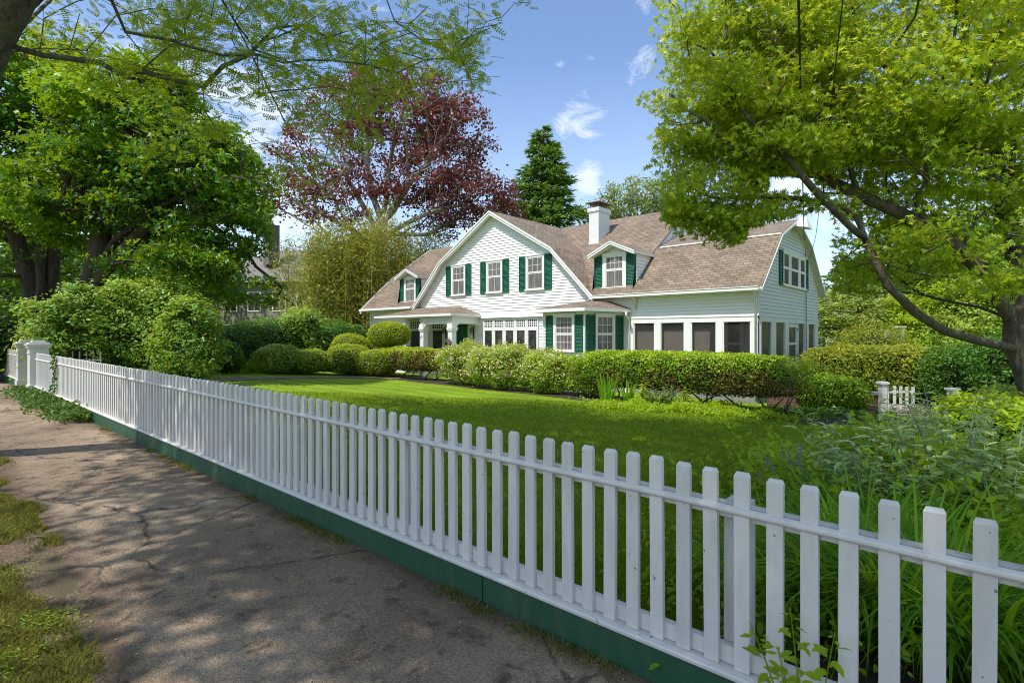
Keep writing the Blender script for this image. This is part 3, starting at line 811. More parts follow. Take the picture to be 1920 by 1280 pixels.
# side wall facing right
XR = -5.45; OS = Vector((XR, 0, 0))
mb = MB()
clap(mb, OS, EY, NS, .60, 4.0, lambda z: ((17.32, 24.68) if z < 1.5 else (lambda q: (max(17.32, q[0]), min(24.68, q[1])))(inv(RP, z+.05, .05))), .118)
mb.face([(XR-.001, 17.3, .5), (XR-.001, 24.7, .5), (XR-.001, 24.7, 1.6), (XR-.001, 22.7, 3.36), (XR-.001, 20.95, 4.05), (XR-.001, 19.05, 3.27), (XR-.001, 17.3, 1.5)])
mb.build('wall', M['clap_grey_shade'], house)
mb = MB(); mb.box(XR-.08, XR+.03, 17.385, 24.7, .42, .60); mb.box(XR, XR+.05, 17.3, 24.7, .59, .61); mb.box(XR-.08, XR+.02, 17.385, 24.7, -1.3, -1.12); mb.build('porch_frieze', M['clap_grey_shade'], house)
SY = [(17.385, 17.62), (18.55, 19.08), (20.05, 20.42), (21.62, 21.72), (22.58, 23.2), (24.13, 24.7)]
for (a, b) in SY:
    mb = MB(); mb.box(XR-.08, XR+.012, a, b, -1.12, .42); mb.box(XR-.08, XR+.03, a+.05, b-.05 if b-a > .15 else b, -1.12, .42); mb.build('porch_post', M['clap_grey_shade'], house)
for i, (a, b) in enumerate(zip(SY[:-1], SY[1:])):
    mb = MB(); mb.box(XR-.04, XR-.035, a[1], b[0], -1.12, .42); mb.build('porch_screen', M['pane_dark'] if i != 99 else M['screen'], house)
mb = MB(); y0, y1 = 20.42, 21.62
for (a, b, c, d) in ((y0, y0+.12, -1.12, .40), (y1-.14, y1, -1.12, .40), (y0+.12, y1-.14, .28, .40), (y0+.12, y1-.14, -1.12, -.85), (y0+.12, y1-.14, -.35, -.27)): mb.box(XR-.03, XR+.02, a, b, c, d)
dr = mb.build('screen_door', M['clap_grey_shade'], house)
for z in (-.75, .2):
    mb = MB(); mb.box(XR+.02, XR+.035, y1-.09, y1-.03, z-.05, z+.05); mb.build('hinge', M['black'], dr)
# porch interior
mb = MB(); clap(mb, Vector((0, 20.6, 0)), EX, NF, -1.15, .6, lambda z: (-9.7, -5.6)); mb.box(-9.8, -5.53, 20.601, 20.7, -1.2, .7); mb.build('porch_back_wall', M['clap'], house)
mb = MB(); mb.box(-9.84, -5.56, 17.4, 20.6, -1.25, -1.2); mb.box(-9.84, -5.56, 17.4, 20.6, .62, .66); mb.box(-9.84, -9.80, 17.4, 20.6, -1.2, .62); mb.build('porch_floor', M['clap_grey_shade'], house)
o = window((-7.35, 20.6, -.25), NF, .8, 1.6, 1, -1, -1, 'pane_dark', .55, .14)
window((-6.45, 20.6, -.25), NF, .8, 1.6, 1, -1, -1, 'pane_dark', .55, .14)
mb = MB(); mb.tube([(-6.9, 19.2, .62), (-6.9, 19.2, .35)], .012, 5); mb.tube([(-6.9, 19.2, .35), (-6.9, 19.2, .33), (-6.9, 19.2, .12), (-6.9, 19.2, .1)], [.03, .09, .07, .02], 8); mb.build('porch_lantern', M['black'], house)
# foundation
mb = MB(); mb.box(-9.84, -5.47, YF+.005, YF+.1, -2.6, -1.3); mb.box(-5.57, -5.47, 17.4, 24.7, -2.6, -1.3); mb.build('foundation', M['stone'], house)
# corner boards and downspouts
def part_box(name, m_, *bx):
    mb = MB()
    for b in bx: mb.box(*b)
    return mb.build(name, m_, house)
part_box('corner_board', M['white'], (-5.555, -5.425, YF-.03, YF, .60, 1.40)); part_box('corner_board', M['clap_grey_shade'], (-5.45, -5.42, YF, YF+.09, .60, 1.42))
mb = MB(); mb.tube([(-5.50, YF-.33, 1.42), (-5.50, YF-.20, 1.30), (-5.50, YF-.07, 1.18), (-5.50, YF-.07, -1.9)], .036, 8); mb.build('downspout', M['white'], house, True)
mb = MB(); mb.tube([(-9.62, YF-.33, 1.42), (-9.62, YF-.3, 1.35), (-9.62, YF-.09, 1.25), (-9.62, YF-.09, .92)], .04, 8); mb.build('downspout', M['white'], house, True)
mb = MB(); mb.tube([(-9.80, YF-.42, .82), (-9.80, YF-.40, .68), (-9.86, YF-.12, .56), (-9.88, YF-.07, .4), (-9.88, YF-.07, -1.9)], .038, 8); mb.build('downspout', M['white'], house, True)
# --- left wing
XL = -26.85
mb = MB(); O2 = Vector((0, 17.5, 0))
clap(mb, O2, EX, NF, -1.2, 1.4, lambda z: (XL, -22.0)); mb.box(XL, -22.0, 17.5, 17.6, -2.5, 1.5)
clap(mb, Vector((XL, 0, 0)), EY, NW, -1.2, 5.2, lambda z: ((17.5, 26.5) if z < 1.5 else inv(MP, z+.05, .05)))
mb.face([(XL+.001, 17.5, -2.5), (XL+.001, 17.5, 1.6), (XL+.001, 19.05, 3.3), (XL+.001, 22, 5.35), (XL+.001, 24.95, 3.3), (XL+.001, 26.5, 1.6), (XL+.001, 26.5, -2.5)])
mb.face([(XL, 26.5, -2.5), (-9.8, 26.5, -2.5), (-9.8, 26.5, 1.6), (XL, 26.5, 1.6)]); mb.face([(-9.8, 24.6, -2.5), (-5.5, 24.6, -2.5), (-5.5, 24.6, 1.6), (-9.8, 24.6, 1.6)])
mb.build('wall', M['clap'], house)
part_box('corner_board', M['white'], (XL-.03, XL+.12, 17.44, 17.5, -1.9, 1.42))
window((-26.1, 17.5, .0), NF, .8, 1.4, 2, 2, 2, 'pane_dark')
# gable end wall of main roof above the right wing
mb = MB(); Q = [(19.0, 3.30), (22, 5.36), (25, 3.30)]
clap(mb, Vector((-9.78, 0, 0)), EY, NS, 3.1, 5.3, lambda z: inv(Q, max(z, 3.31), .03)); mb.build('wall', M['clap'], house)
# --- roofs
def roof_prism(name, axis_, prof, a0, a1, th=.10):
    mb = MB(); v0 = 0
    ins = []
    for i, (q, z) in enumerate(prof):
        ins.append((q, z-th*1.15))
    def P(a, q, z): return (a, q, z) if axis_ == 'x' else (q, a, z)
    for (q0, z0), (q1, z1) in zip(prof[:-1], prof[1:]):
        L_ = math.hypot(q1-q0, z1-z0)
        up = z1 > z0
        A, B = P(a0, q0, z0), P(a1, q0, z0); C, D = P(a1, q1, z1), P(a0, q1, z1)
        vv = (v0, v0+L_)
        mb.cur = 0; mb.face([A, B, C, D], [(a0, vv[0]), (a1, vv[0]), (a1, vv[1]), (a0, vv[1])] if up else [(a0, -vv[0]), (a1, -vv[0]), (a1, -vv[1]), (a0, -vv[1])])
        v0 += L_
    mb.cur = 1
    for (q0, z0), (q1, z1) in zip(ins[:-1], ins[1:]): mb.face([P(a0, q1, z1), P(a1, q1, z1), P(a1, q0, z0), P(a0, q0, z0)])
    for a in (a0, a1):
        for k in range(len(prof)-1):
            mb.face([P(a, *ins[k]), P(a, *ins[k+1]), P(a, *prof[k+1]), P(a, *prof[k])])
    for k in (0, -1): mb.face([P(a0, *ins[k]), P(a1, *ins[k]), P(a1, *prof[k]), P(a0, *prof[k])])
    return mb.build(name, [M['roof'], M['white']], house)
def bell(prof, d=.05, left=True, right=True): return prof
def sub(prof):   # little flare at the eave, as built
    (x0, z0), (x1, z1) = prof[0], prof[1]
    return prof
def main_roof():
    mb = MB(); x0, x1 = XL-.25, -9.72; e = 1.30
    def lay(pts, v0, v1, up=True): mb.cur = 0; mb.face(pts, [(p[0], v0 if i < 2 else v1) for i, p in enumerate(pts)])
    Lw = math.hypot(2.05, 1.90); Uw = math.hypot(3, 2.1)
    lay([(x0, 16.95, 1.46), (-22.22, 16.95, 1.46), (-20.30, 19.0, 3.36), (x0, 19.0, 3.36)], 0, Lw)
    lay([(-11.31, 16.95, 1.46), (x1, 16.95, 1.46), (x1, 19.0, 3.36), (-13.20, 19.0, 3.36)], 0, Lw)
    lay([(x0, 19.0, 3.36), (x1, 19.0, 3.36), (x1, 22, 5.46), (x0, 22, 5.46)], Lw, Lw+Uw)
    lay([(x1, 25, 3.36), (x0, 25, 3.36), (x0, 22, 5.46), (x1, 22, 5.46)], 0, Uw); lay([(x1, 27.1, 1.46), (x0, 27.1, 1.46), (x0, 25, 3.36), (x1, 25, 3.36)], 0, Lw)
    mb.cur = 1
    ins = [(q, z-.11) for q, z in MP]
    for a in (x0,):
        for k in range(4): mb.face([(a, *ins[k]), (a, *ins[k+1]), (a, *MP[k+1]), (a, *MP[k])])
    for (xa, xb) in ((x0, -22.3), (-11.25, x1)): mb.face([(xa, 16.95, 1.35), (xb, 16.95, 1.35), (xb, 16.95, 1.46), (xa, 16.95, 1.46)])
    return mb.build('roof', [M['roof'], M['white']], house)
main_roof()
roof_prism('roof', 'x', [(a, b-.012) for a, b in RP], -9.72, -5.22, .05)
roof_prism('roof', 'y', [(a, b+.03) for a, b in GP], 16.98, 21.96)
# break-line flashing on the right wing, dark step edge
part_box('flashing', M['white'], (-9.55, -5.25, 18.965, 18.99, 3.32, 3.365))
# rake boards
def rake(prof, plane, fixed, w=.2, th=.035, off=.02, name='rake_board', m_='white', zo=.02):
    mb = MB()
    for (q0, z0), (q1, z1) in zip(prof[:-1], prof[1:]):
        d = math.hypot(q1-q0, z1-z0); sl = w*d/abs(q1-q0) if abs(q1-q0) > .01 else w
        sl = min(sl, w*1.5)
        def P(q, z, n): return (q, fixed-n, z) if plane == 'y' else (fixed+n, q, z)
        n0, n1 = -.12, .012
        mb.ibox([P(q0, z0-sl+zo, n1), P(q1, z1-sl+zo, n1), P(q1, z1-sl+zo, n0), P(q0, z0-sl+zo, n0), P(q0, z0+zo-.02, n1), P(q1, z1+zo-.02, n1), P(q1, z1+zo-.02, n0), P(q0, z0+zo-.02, n0)])
        mb.ibox([P(q0, z0-.07+zo, n1+.03), P(q1, z1-.07+zo, n1+.03), P(q1, z1-.07+zo, n1), P(q0, z0-.07+zo, n1), P(q0, z0+zo, n1+.03), P(q1, z1+zo, n1+.03), P(q1, z1+zo, n1), P(q0, z0+zo, n1)])
    return mb.build(name, M[m_], house)
rake(GP, 'y', 16.98, .15)
rake(RP, 'x', -5.24, .045, m_='clap_grey_shade', zo=-.035)
rake([(19.0, 3.36), (22, 5.46), (25, 3.36)], 'x', -9.74, .08, m_='grey', zo=-.02)
rake(MP, 'x', XL-.13, .2)
# pent hood at the right gable peak
mb = MB(); mb.ibox([(-5.2, 20.55, 3.80), (-4.86, 20.6, 3.74), (-4.86, 21.3, 3.74), (-5.2, 21.35, 3.80), (-5.2, 20.85, 4.16), (-4.95, 20.9, 4.10), (-4.95, 21.0, 4.10), (-5.2, 21.05, 4.16)])
mb.build('gable_hood', M['white'], house)
# gutters
mb = MB(); mb.box(-11.3, -5.30, 16.84, 16.96, 1.36, 1.47); mb.box(-11.3, -5.30, 16.82, 16.98, 1.455, 1.475); mb.build('gutter', M['white'], house)
mb = MB(); mb.box(XL-.2, -22.3, 16.84, 16.96, 1.36, 1.47); mb.build('gutter', M['white'], house)
part_box('soffit', M['white'], (-11.5, -5.45, 16.96, YF, 1.34, 1.365)); part_box('soffit', M['white'], (XL-.2, -22.1, 16.96, 17.5, 1.34, 1.365))
# gable windows
for (cx) in (-19.07, -16.68, -14.32):
    window((cx, YF, 2.575), NF, 1.0, 1.32, 3, 2, 0, 'pane_curtain', .47)
    for sg in (-1, 1): shutter((cx+sg*.70, YF, 2.60), NF, .37, 1.46)
# dormers
def dormer(cx, label):
    y = 17.38; zb = 1.66; ze = 3.02; za = 3.42; w = .52; d = MB()
    # front face wall, cheeks
    d.box(cx-.86, cx+.86, y, y+.06, zb, ze+.04); d.face([(cx-.86, y, ze), (cx+.86, y, ze), (cx, y, za-.03)])
    O_ = Vector((cx, 0, 0))
    for sg in (-1, 1):
        x = cx+sg*.86
        P0 = Vector((x, 0, 0))
        clap(d, P0, EY, NS if sg > 0 else NW, zb, ze+.02, lambda z: (y+.02, 16.95+(z-1.46)*2.05/1.9), .118)
        d.face([(x, y, zb), (x, 16.95+(zb-1.46)*1.079, zb), (x, 16.95+(3.04-1.46)*1.079, 3.04), (x, y, 3.04)])
    wl = d.build('dormer', M['clap'], house); wl['label'] = label
    r = MB(); e = .98; hz = .12
    for sg in (-1, 1):
        L_ = math.hypot(e, .42)
        ye = 16.95+(ze-1.46)*1.079+.02; yr = 19.0+(za-3.36)/.7+.02
        A = (cx+sg*e, y-.30, ze); B = (cx+sg*e, ye, ze); C = (cx, yr, za+.04); D = (cx, y-.30, za+.04)
        r.cur = 0; r.face([A, B, C, D] if sg > 0 else [D, C, B, A], [(0, 0), (1.6, 0), (2, L_), (0, L_)] if sg > 0 else [(0, L_), (2, L_), (1.6, 0), (0, 0)])
        r.cur = 1; t_ = .09
        r.face([(cx+sg*e, y-.30, ze-t_), (cx+sg*e, ye, ze-t_), (cx, yr, za+.04-t_), (cx, y-.30, za+.04-t_)])
        r.face([A, B, (cx+sg*e, ye, ze-t_), (cx+sg*e, y-.30, ze-t_)])
        # raking fascia
        r.ibox([(cx, y-.34, za-.09), (cx+sg*(e+.01), y-.34, ze-.13), (cx+sg*(e+.01), y-.30, ze-.13), (cx, y-.30, za-.09), (cx, y-.34, za+.035), (cx+sg*(e+.01), y-.34, ze-.005), (cx+sg*(e+.01), y-.30, ze-.005), (cx, y-.30, za+.035)])
        r.ibox([(cx, y-.36, za-.01), (cx+sg*(e+.02), y-.36, ze-.05), (cx+sg*(e+.02), y-.34, ze-.05), (cx, y-.34, za-.01), (cx, y-.36, za+.045), (cx+sg*(e+.02), y-.36, ze+.005), (cx+sg*(e+.02), y-.34, ze+.005), (cx, y-.34, za+.045)])
        r.ibox([(cx, y-.30, za-.13), (cx+sg*.9, y-.30, ze-.11), (cx+sg*.9, y, ze-.11), (cx, y, za-.13), (cx, y-.30, za-.11), (cx+sg*.9, y-.30, ze-.09), (cx+sg*.9, y, ze-.09), (cx, y, za-.11)])
    r.build('dormer_roof', [M['roof'], M['white']], house)
    window((cx, y, 2.36), NF, 1.0, 1.16, 4, 2, 0, 'pane_curtain', .44, .12)
    for sg in (-1, 1): shutter((cx+sg*.69, y, 2.36), NF, .36, 1.28)
dormer(-10.56, 'dormer with green shutters above the screened porch'); dormer(-22.94, 'dormer with green shutters at the left end of the roof')
# chimney
mb = MB(); x0, x1, y0, y1 = -13.46, -12.96, 19.98, 20.88
def brickbox(mb, x0, x1, y0, y1, z0, z1):
    for (P, L0, L1) in (([(x0, y0), (x1, y0)], x0, x1), ([(x1, y0), (x1, y1)], y0, y1), ([(x1, y1), (x0, y1)], x0, x1), ([(x0, y1), (x0, y0)], y0, y1)):
        (a, b), (c, d) = P; mb.face([(a, b, z0), (c, d, z0), (c, d, z1), (a, b, z1)], [(L0, z0), (L1, z0), (L1, z1), (L0, z1)])
    mb.face([(x0, y0, z1), (x1, y0, z1), (x1, y1, z1), (x0, y1, z1)], [(0, 0), (.1, 0), (.1, .1), (0, .1)]); mb.face([(x0, y1, z0), (x1, y1, z0), (x1, y0, z0), (x0, y0, z0)], [(0, 0), (.1, 0), (.1, .1), (0, .1)])
brickbox(mb, x0, x1, y0, y1, 3.4, 5.45); brickbox(mb, x0-.03, x1+.03, y0-.03, y1+.03, 5.42, 5.46); brickbox(mb, x0-.05, x1+.05, y0-.05, y1+.05, 5.46, 5.62)
brickbox(mb, x0-.03, x1+.03, y0-.05, y0+.2, 3.6, 4.05)
ch = mb.build('chimney', M['whitebrick'], house)
mb = MB()
for (a, b) in ((x0+.03, y0+.03), (x1-.06, y0+.03), (x0+.03, y1-.06), (x1-.06, y1-.06)): mb.box(a, a+.03, b, b+.03, 5.62, 5.84)
mb.box(x0+.1, x1-.1, y0+.1, y1-.1, 5.62, 5.72)
mb.ibox([(x0-.12, y0-.12, 5.84), (x1+.12, y0-.12, 5.84), (x1+.12, y1+.12, 5.84), (x0-.12, y1+.12, 5.84), (x0-.02, y0, 5.90), (x1+.02, y0, 5.90), (x1+.02, y1, 5.90), (x0-.02, y1, 5.90)])
mb.build('cap', M['copper'], ch)
# ground-floor window row under the gable
xs = np.linspace(-17.38, -14.14, 6)
for a, b in zip(xs[:-1], xs[1:]):
    cx = (a+b)/2; w = b-a
    mb = MB(); c = Vector((cx, YF-.014, 0)); U = EX; N = NF
    W = w/2-.002
    mb.lb(c, U, N, -W, -W+.06, -.80, .77, 0, .05); mb.lb(c, U, N, W-.06, W, -.80, .77, 0, .05)
    mb.lb(c, U, N, -W+.06, W-.06, .68, .77, 0, .049); mb.lb(c, U, N, -W+.06, W-.06, .20, .32, 0, .045)
    mb.lb(c, U, N, -W+.06, W-.06, -.80, -.72, 0, .049)
    i0 = W-.06
    mb.lb(c, U, N, -i0, -i0+.04, -.72, .20, 0, .035); mb.lb(c, U, N, i0-.04, i0, -.72, .20, 0, .035)
    mb.lb(c, U, N, -i0, -i0+.02, .32, .68, 0, .035); mb.lb(c, U, N, i0-.02, i0, .32, .68, 0, .035)
    mb.lb(c, U, N, -i0+.02, i0-.02, .32, .35, 0, .034); mb.lb(c, U, N, -i0+.02, i0-.02, .65, .68, 0, .034)
    for k in range(1, 5):
        x = -i0+2*i0*k/5; mb.lb(c, U, N, x-.018, x+.018, .35, .65, 0, .033)
    for k in range(1, 3):
        z = .35+.30*k/3; mb.lb(c, U, N, -i0+.02, i0-.02, z-.016, z+.016, 0, .032)
    o = mb.build('window', M['white'], house)
    p = MB(); p.lb(c, U, N, -i0, i0, -.75, .66, 0, .0235); p.build('pane', M['pane_dark'], o)
# lamp seen in first of them
# --- bay
def poly_bay():
    A = Vector((-12.73, YF, 0)); B = Vector((-12.33, 15.38, 0)); C = Vector((-10.56, 15.38, 0)); D = Vector((-10.16, YF, 0))
    mb = MB()
    for (p, q) in ((A, B), (B, C), (C, D)):
        U = (q-p).normalized(); N = U.cross(UP); L_ = (q-p).length
        clap(mb, p, U, N, -1.9, .86, lambda z: (0, L_))
        mb.face([p+UP*-2.4, q+UP*-2.4, q+UP*.9, p+UP*.9])
    mb.build('bay_wall', M['clap'], house)
    def face(p, q, cols, wf, ww, sw):
        U = (q-p).normalized(); N = U.cross(UP); L_ = (q-p).length; c = p+U*(L_*wf)+UP*.06
        window(c, N, ww, 1.22, cols, 3 if cols == 4 else 2, 2, 'pane_curtain', .52, .085, casz=1)
        for sg in (-1, 1): shutter(c+U*sg*(ww/2+sw/2+.012), N, sw, 1.30)
    face(B, C, 4, .53, .93, .34); face(C, D, 3, .50, .98, .42)
    for c in (B, C):
        mb = MB(); mb.tube([c+UP*-1.9, c+UP*.86], .05, 6); mb.build('corner_board', M['white'], house)
    mb = MB(); ov = .36
    E = [Vector((-13.1, YF, 0)), Vector((-12.66, 15.02, 0)), Vector((-10.30, 15.02, 0)), Vector((-9.78, YF, 0))]
    T0 = [Vector((-12.3, YF, 0)), Vector((-11.9, 16.9, 0)), Vector((-11.0, 16.9, 0)), Vector((-10.7, YF, 0))]
    for i in range(3):
        a, b = E[i]+UP*.93, E[i+1]+UP*.93; c, d = T0[i+1]+UP*1.26, T0[i]+UP*1.26
        L_ = (b-a).length; mb.cur = 0; mb.face([a, b, c, d], [(0, 0), (L_, 0), (L_*.7, 1.5), (L_*.3, 1.5)])
        mb.cur = 1; mb.face([a, b, b-UP*.11, a-UP*.11])
        mb.face([a-UP*.11, b-UP*.11, (T0[i+1]*.3+E[i+1]*.7)+UP*.84, (T0[i]*.3+E[i]*.7)+UP*.84])
    mb.cur = 0; mb.face([t+UP*1.26 for t in T0], [(0, 0), (.5, 0), (1, 0), (1.5, 0)])
    mb.cur = 1; mb.face([e+UP*.82 for e in E])
    mb.build('bay_roof', [M['roof'], M['white']], house)
poly_bay()
# --- portico
px0, px1, py = -23.3, -17.55, 15.55
mb = MB(); e0, e1 = px0, px1+.06; ze = .93
mb.cur = 0
A = (e0, py-.1, ze); B = (e1, py-.1, ze); C = (e1, YF, ze); D = (e0, YF, ze); R0 = (-22.1, YF, 1.36); R1 = (-18.9, YF, 1.36); R2 = (-19.3, 16.9, 1.34); R3 = (-21.6, 16.9, 1.34)
mb.face([A, B, R2, R3], [(0, 0), (5.8, 0), (4, 1.5), (1.5, 1.5)]); mb.face([B, C, R1, R2], [(0, 0), (1.8, 0), (1.8, 1.4), (1.2, 1.4)]); mb.face([D, A, R3, R0], [(0, 0), (1.8, 0), (1.2, 1.4), (1, 1.4)]); mb.face([R3, R2, R1, R0], [(0, 0), (2, 0), (2, .4), (0, .4)])
mb.cur = 1; mb.box(e0, e1, py-.1, YF, ze-.13, ze-.005); mb.box(e0-.04, e1+.04, py-.16, py-.1, ze-.09, ze+.01); mb.box(e1, e1+.06, py-.16, YF, ze-.09, ze+.009)
mb.build('portico_roof', [M['roof'], M['white']], house)
mb = MB(); mb.box(-19.86, px1-.1, py+.05, py+.27, .50, .80); mb.box(px1-.32, px1-.1, py+.27, YF, .50, .80); mb.box(-19.88, px1-.08, py+.03, py+.29, .62, .64)
def arch(mb, a, b, z0, z1, yy0, yy1, axis_='x'):
    for sg, o in ((1, a), (-1, b)):
        pts = [(0, z0)]+[(.24*(1-math.cos(t)), z0+(z1-z0)*math.sin(t)) for t in np.linspace(0, math.pi/2, 6)][1:]
        for (u0, w0), (u1, w1) in zip(pts[:-1], pts[1:]):
            q = [(o+sg*u0, w0), (o+sg*u1, w1), (o+sg*u1, z1), (o+sg*u0, z1)]
            P = lambda u, z, y: (u, y, z) if axis_ == 'x' else (y, u, z)
            mb.ibox([P(q[0][0], q[0][1], yy0), P(q[1][0], q[1][1], yy0), P(q[1][0], q[1][1], yy1), P(q[0][0], q[0][1], yy1), P(q[0][0], q[0][1]+.001, yy0) if False else P(q[3][0], q[3][1], yy0), P(q[2][0], q[2][1], yy0), P(q[2][0], q[2][1], yy1), P(q[3][0], q[3][1], yy1)])
arch(mb, -19.6, -17.90, .28, .50, py+.06, py+.26); arch(mb, py+.32, YF-.05, .28, .50, px1-.31, px1-.11, 'y')
mb.build('portico_beam', M['white'], house)
def column(cx, cy):
    mb = MB(); w = .13
    for (ww, a, b) in ((.13, -1.9, .16), (.16, -1.25, -1.05), (.15, .16, .19), (.165, .19, .26), (.185, .26, .33), (.155, .33, .50)): mb.box(cx-ww, cx+ww, cy-ww, cy+ww, a, b)
    return mb.build('column', M['white'], house)
c1 = column(-19.74, py+.16); column(px1-.22, py+.16)
# house number 24
def digits(parent):
    mb = MB(); y = py+.16-.13-.008; s = .05
    segs2 = [((0, 1.8), (.3, 2), (.8, 1.9), (.9, 1.4), (0, 0), (1, 0))]; segs4 = [((.8, 0), (.8, 2), (0, .7), (1.1, .7))]
    for ox, oz, sg in ((-19.82, -.16, segs2), (-19.74, -.11, segs4)):
        for pl_ in sg:
            for a, b in zip(pl_[:-1], pl_[1:]): mb.tube([(ox+a[0]*s, y, oz+a[1]*s), (ox+b[0]*s, y, oz+b[1]*s)], .009, 5)
    mb.build('house_number', M['black'], parent)
digits(c1)
mb = MB(); mb.tube([(-17.78, py-.0, -.30), (-17.78, py-.03, -.30)], [.14, .12], 14); mb.tube([(-17.78, py, -.05), (-17.78, py-.03, -.17)], .012, 5); mb.build('round_plaque', M['copper'], house)
# enclosed room front left of the entry + entry wall
part_box('entry_wall', M['white'], (-23.9, -22.0, 17.3, 17.5, -2.2, .90), (-22.0, -19.5, YF-.04, YF, -1.3, .9), (-19.5, -18.12, YF-.038, YF, -1.3, .9), (-18.12, -17.42, YF-.04, YF, -1.3, .9))
def tallwin(cx, y, w, trans=True, N=NF, z0=-.80, z1=.22, t0=.32, t1=.68, cols=5):
    c = Vector((cx, y, 0)); U = UP.cross(Vector(N)); mb = MB(); W = w/2
    for (a, b, c0, c1_) in ((-W, -W+.08, z0-.08, t1+.06), (W-.08, W, z0-.08, t1+.06), (-W+.08, W-.08, t1, t1+.06), (-W+.08, W-.08, z1, t0), (-W+.08, W-.08, z0-.08, z0)): mb.lb(c, U, N, a, b, c0, c1_, 0, .05)
    i0 = W-.08
    for k in range(1, cols): x = -i0+2*i0*k/cols; mb.lb(c, U, N, x-.016, x+.016, t0, t1, 0, .032)
    for k in range(1, 3): z = t0+(t1-t0)*k/3; mb.lb(c, U, N, -i0, i0, z-.015, z+.015, 0, .031)
    mb.lb(c, U, N, -i0, -i0+.03, z0, z1, 0, .034); mb.lb(c, U, N, i0-.03, i0, z0, z1, 0, .034)
    o = mb.build('window', M['white'], house); p = MB(); p.lb(c, U, N, -i0, i0, z0, t1, 0, .02); p.build('pane', M['pane_dark'], o)
tallwin(-22.40, YF, 1.0); tallwin(-21.55, YF-.04, .55, cols=3); tallwin(-20.58, YF-.04, .95)
for cx in (-24.7, -24.08, -23.46): tallwin(cx, 17.5, .58, z0=-.6, cols=3)
mb = MB(); c = Vector((-18.9, YF-.02, 0)); mb.lb(c, EX, NF, -.46, .46, -1.3, .60, .0, .06)
for i in range(22): mb.lb(c, EX, NF, -.38, .38, -1.2+i*.08, -1.2+i*.08+.05, .06, .075)
dd = mb.build('front_door', M['green'], house); mb = MB(); mb.lb(c, EX, NF, .34, .38, -.45, -.38, .075, .11); mb.build('handle', M['black'], dd)
def lantern(x, y, z):
    mb = MB(); mb.lb(Vector((x, y, z)), EX, NF, -.03, .03, -.35, .22, 0, .03); mb.tube([(x, y-.03, z+.15), (x, y-.14, z+.2), (x, y-.16, z+.14)], .012, 5)
    o = mb.build('wall_lantern', M['black'], house); mb = MB(); mb.tube([(x, y-.16, z+.14), (x, y-.16, z+.08), (x, y-.16, z-.08), (x, y-.16, z-.13)], [.02, .085, .06, .02], 8); mb.build('lamp_glass', M['pane_curtain'], o)
lantern(-18.0, YF-.05, .18); lantern(-19.33+.3, YF-.02, .18) if False else None
lantern(-17.80+.0, YF-.05, .18) if False else None
lantern(-19.95, YF-.05, .18)
mb = MB(); mb.lb(Vector((-19.8, YF-.04, -.55)), EX, NF, -.11, .11, -.3, .22, 0, .10); mb.tube([(-19.91, YF-.14, -.42), (-19.8, YF-.17, -.40), (-19.69, YF-.14, -.42)], .02, 6); mb.build('mailbox', M['black'], house)
# side gable triple window
wy = 21.18
for (cy, w) in ((20.12, .80), (21.16, 1.16), (22.20, .80)):
    window((XR, cy, 2.28), NS, w, 1.10, 1, -1, -1, 'pane_dark', .46, .07)
shutter((XR, 19.52, 2.28), NS, .34, 1.2); shutter((XR, 22.80, 2.28), NS, .34, 1.2)
# ================================================================ WIRES, WALL, GATE, NEIGHBOURS
def cable(name, label, pts, r, sag=.3):
    mb = MB(); P = []
    for a, b in zip(pts[:-1], pts[1:]):
        a = Vector(a); b = Vector(b); k = 24
        for i in range(k):
            t = i/k; P.append(a.lerp(b, t)-UP*(sag*4*t*(1-t) if (b-a).length > 5 else 0))
    P.append(Vector(pts[-1])); mb.tube(P, r, 5); o = mb.build(name, M['wire']); prop(o, label, 'cable')
    return o
cable('service_cable', 'thick black service cable dropping from the street to the right gable and down its wall', [V(1494, -700, 3.0), V(1496, -60, 5.2), V(1508, 455, 20.7), Vector((-5.38, 22.58, 2.9)), Vector((-5.38, 22.62, -.9))], .014, .10)
cable('telephone_wire', 'thin black wire hanging in front of the maple to the rear rake of the house', [V(1600, -500, 3.0), V(1587, -60, 5.0), V(1530, 440, 16), V(1518, 484, 21)], .007, .05)
def gardenwall():
    a = G(1440, 15.2); b = G(1646, 14.6); t = thing('brick_wall', 'low red brick garden wall with stone cap between hedge and white gate', 'wall', a)
    d = Vector((b.x-a.x, b.y-a.y, 0)); L_ = d.length; U = d/L_; N = U.cross(UP); zt = -1.62
    mb = MB(); c = Vector((a.x, a.y, 0))
    def q(u, n, z): return c+U*u+N*n+UP*z
    for (p0, p1, w0, w1) in ((q(0, .12, 0), q(L_, .12, 0), 0, L_), (q(L_, .12, 0), q(L_, -.12, 0), 0, .24), (q(L_, -.12, 0), q(0, -.12, 0), 0, L_), (q(0, -.12, 0), q(0, .12, 0), 0, .24)):
        mb.face([p0+UP*-2.6, p1+UP*-2.6, p1+UP*zt, p0+UP*zt], [(w0, 0), (w1, 0), (w1, 1), (w0, 1)])
    mb.build('brickwork', M['brick'], t); mb = MB(); mb.lb(c, U, N, -.03, L_+.03, zt, zt+.07, -.17, .17); mb.build('cap', M['stone'], t)
gardenwall()
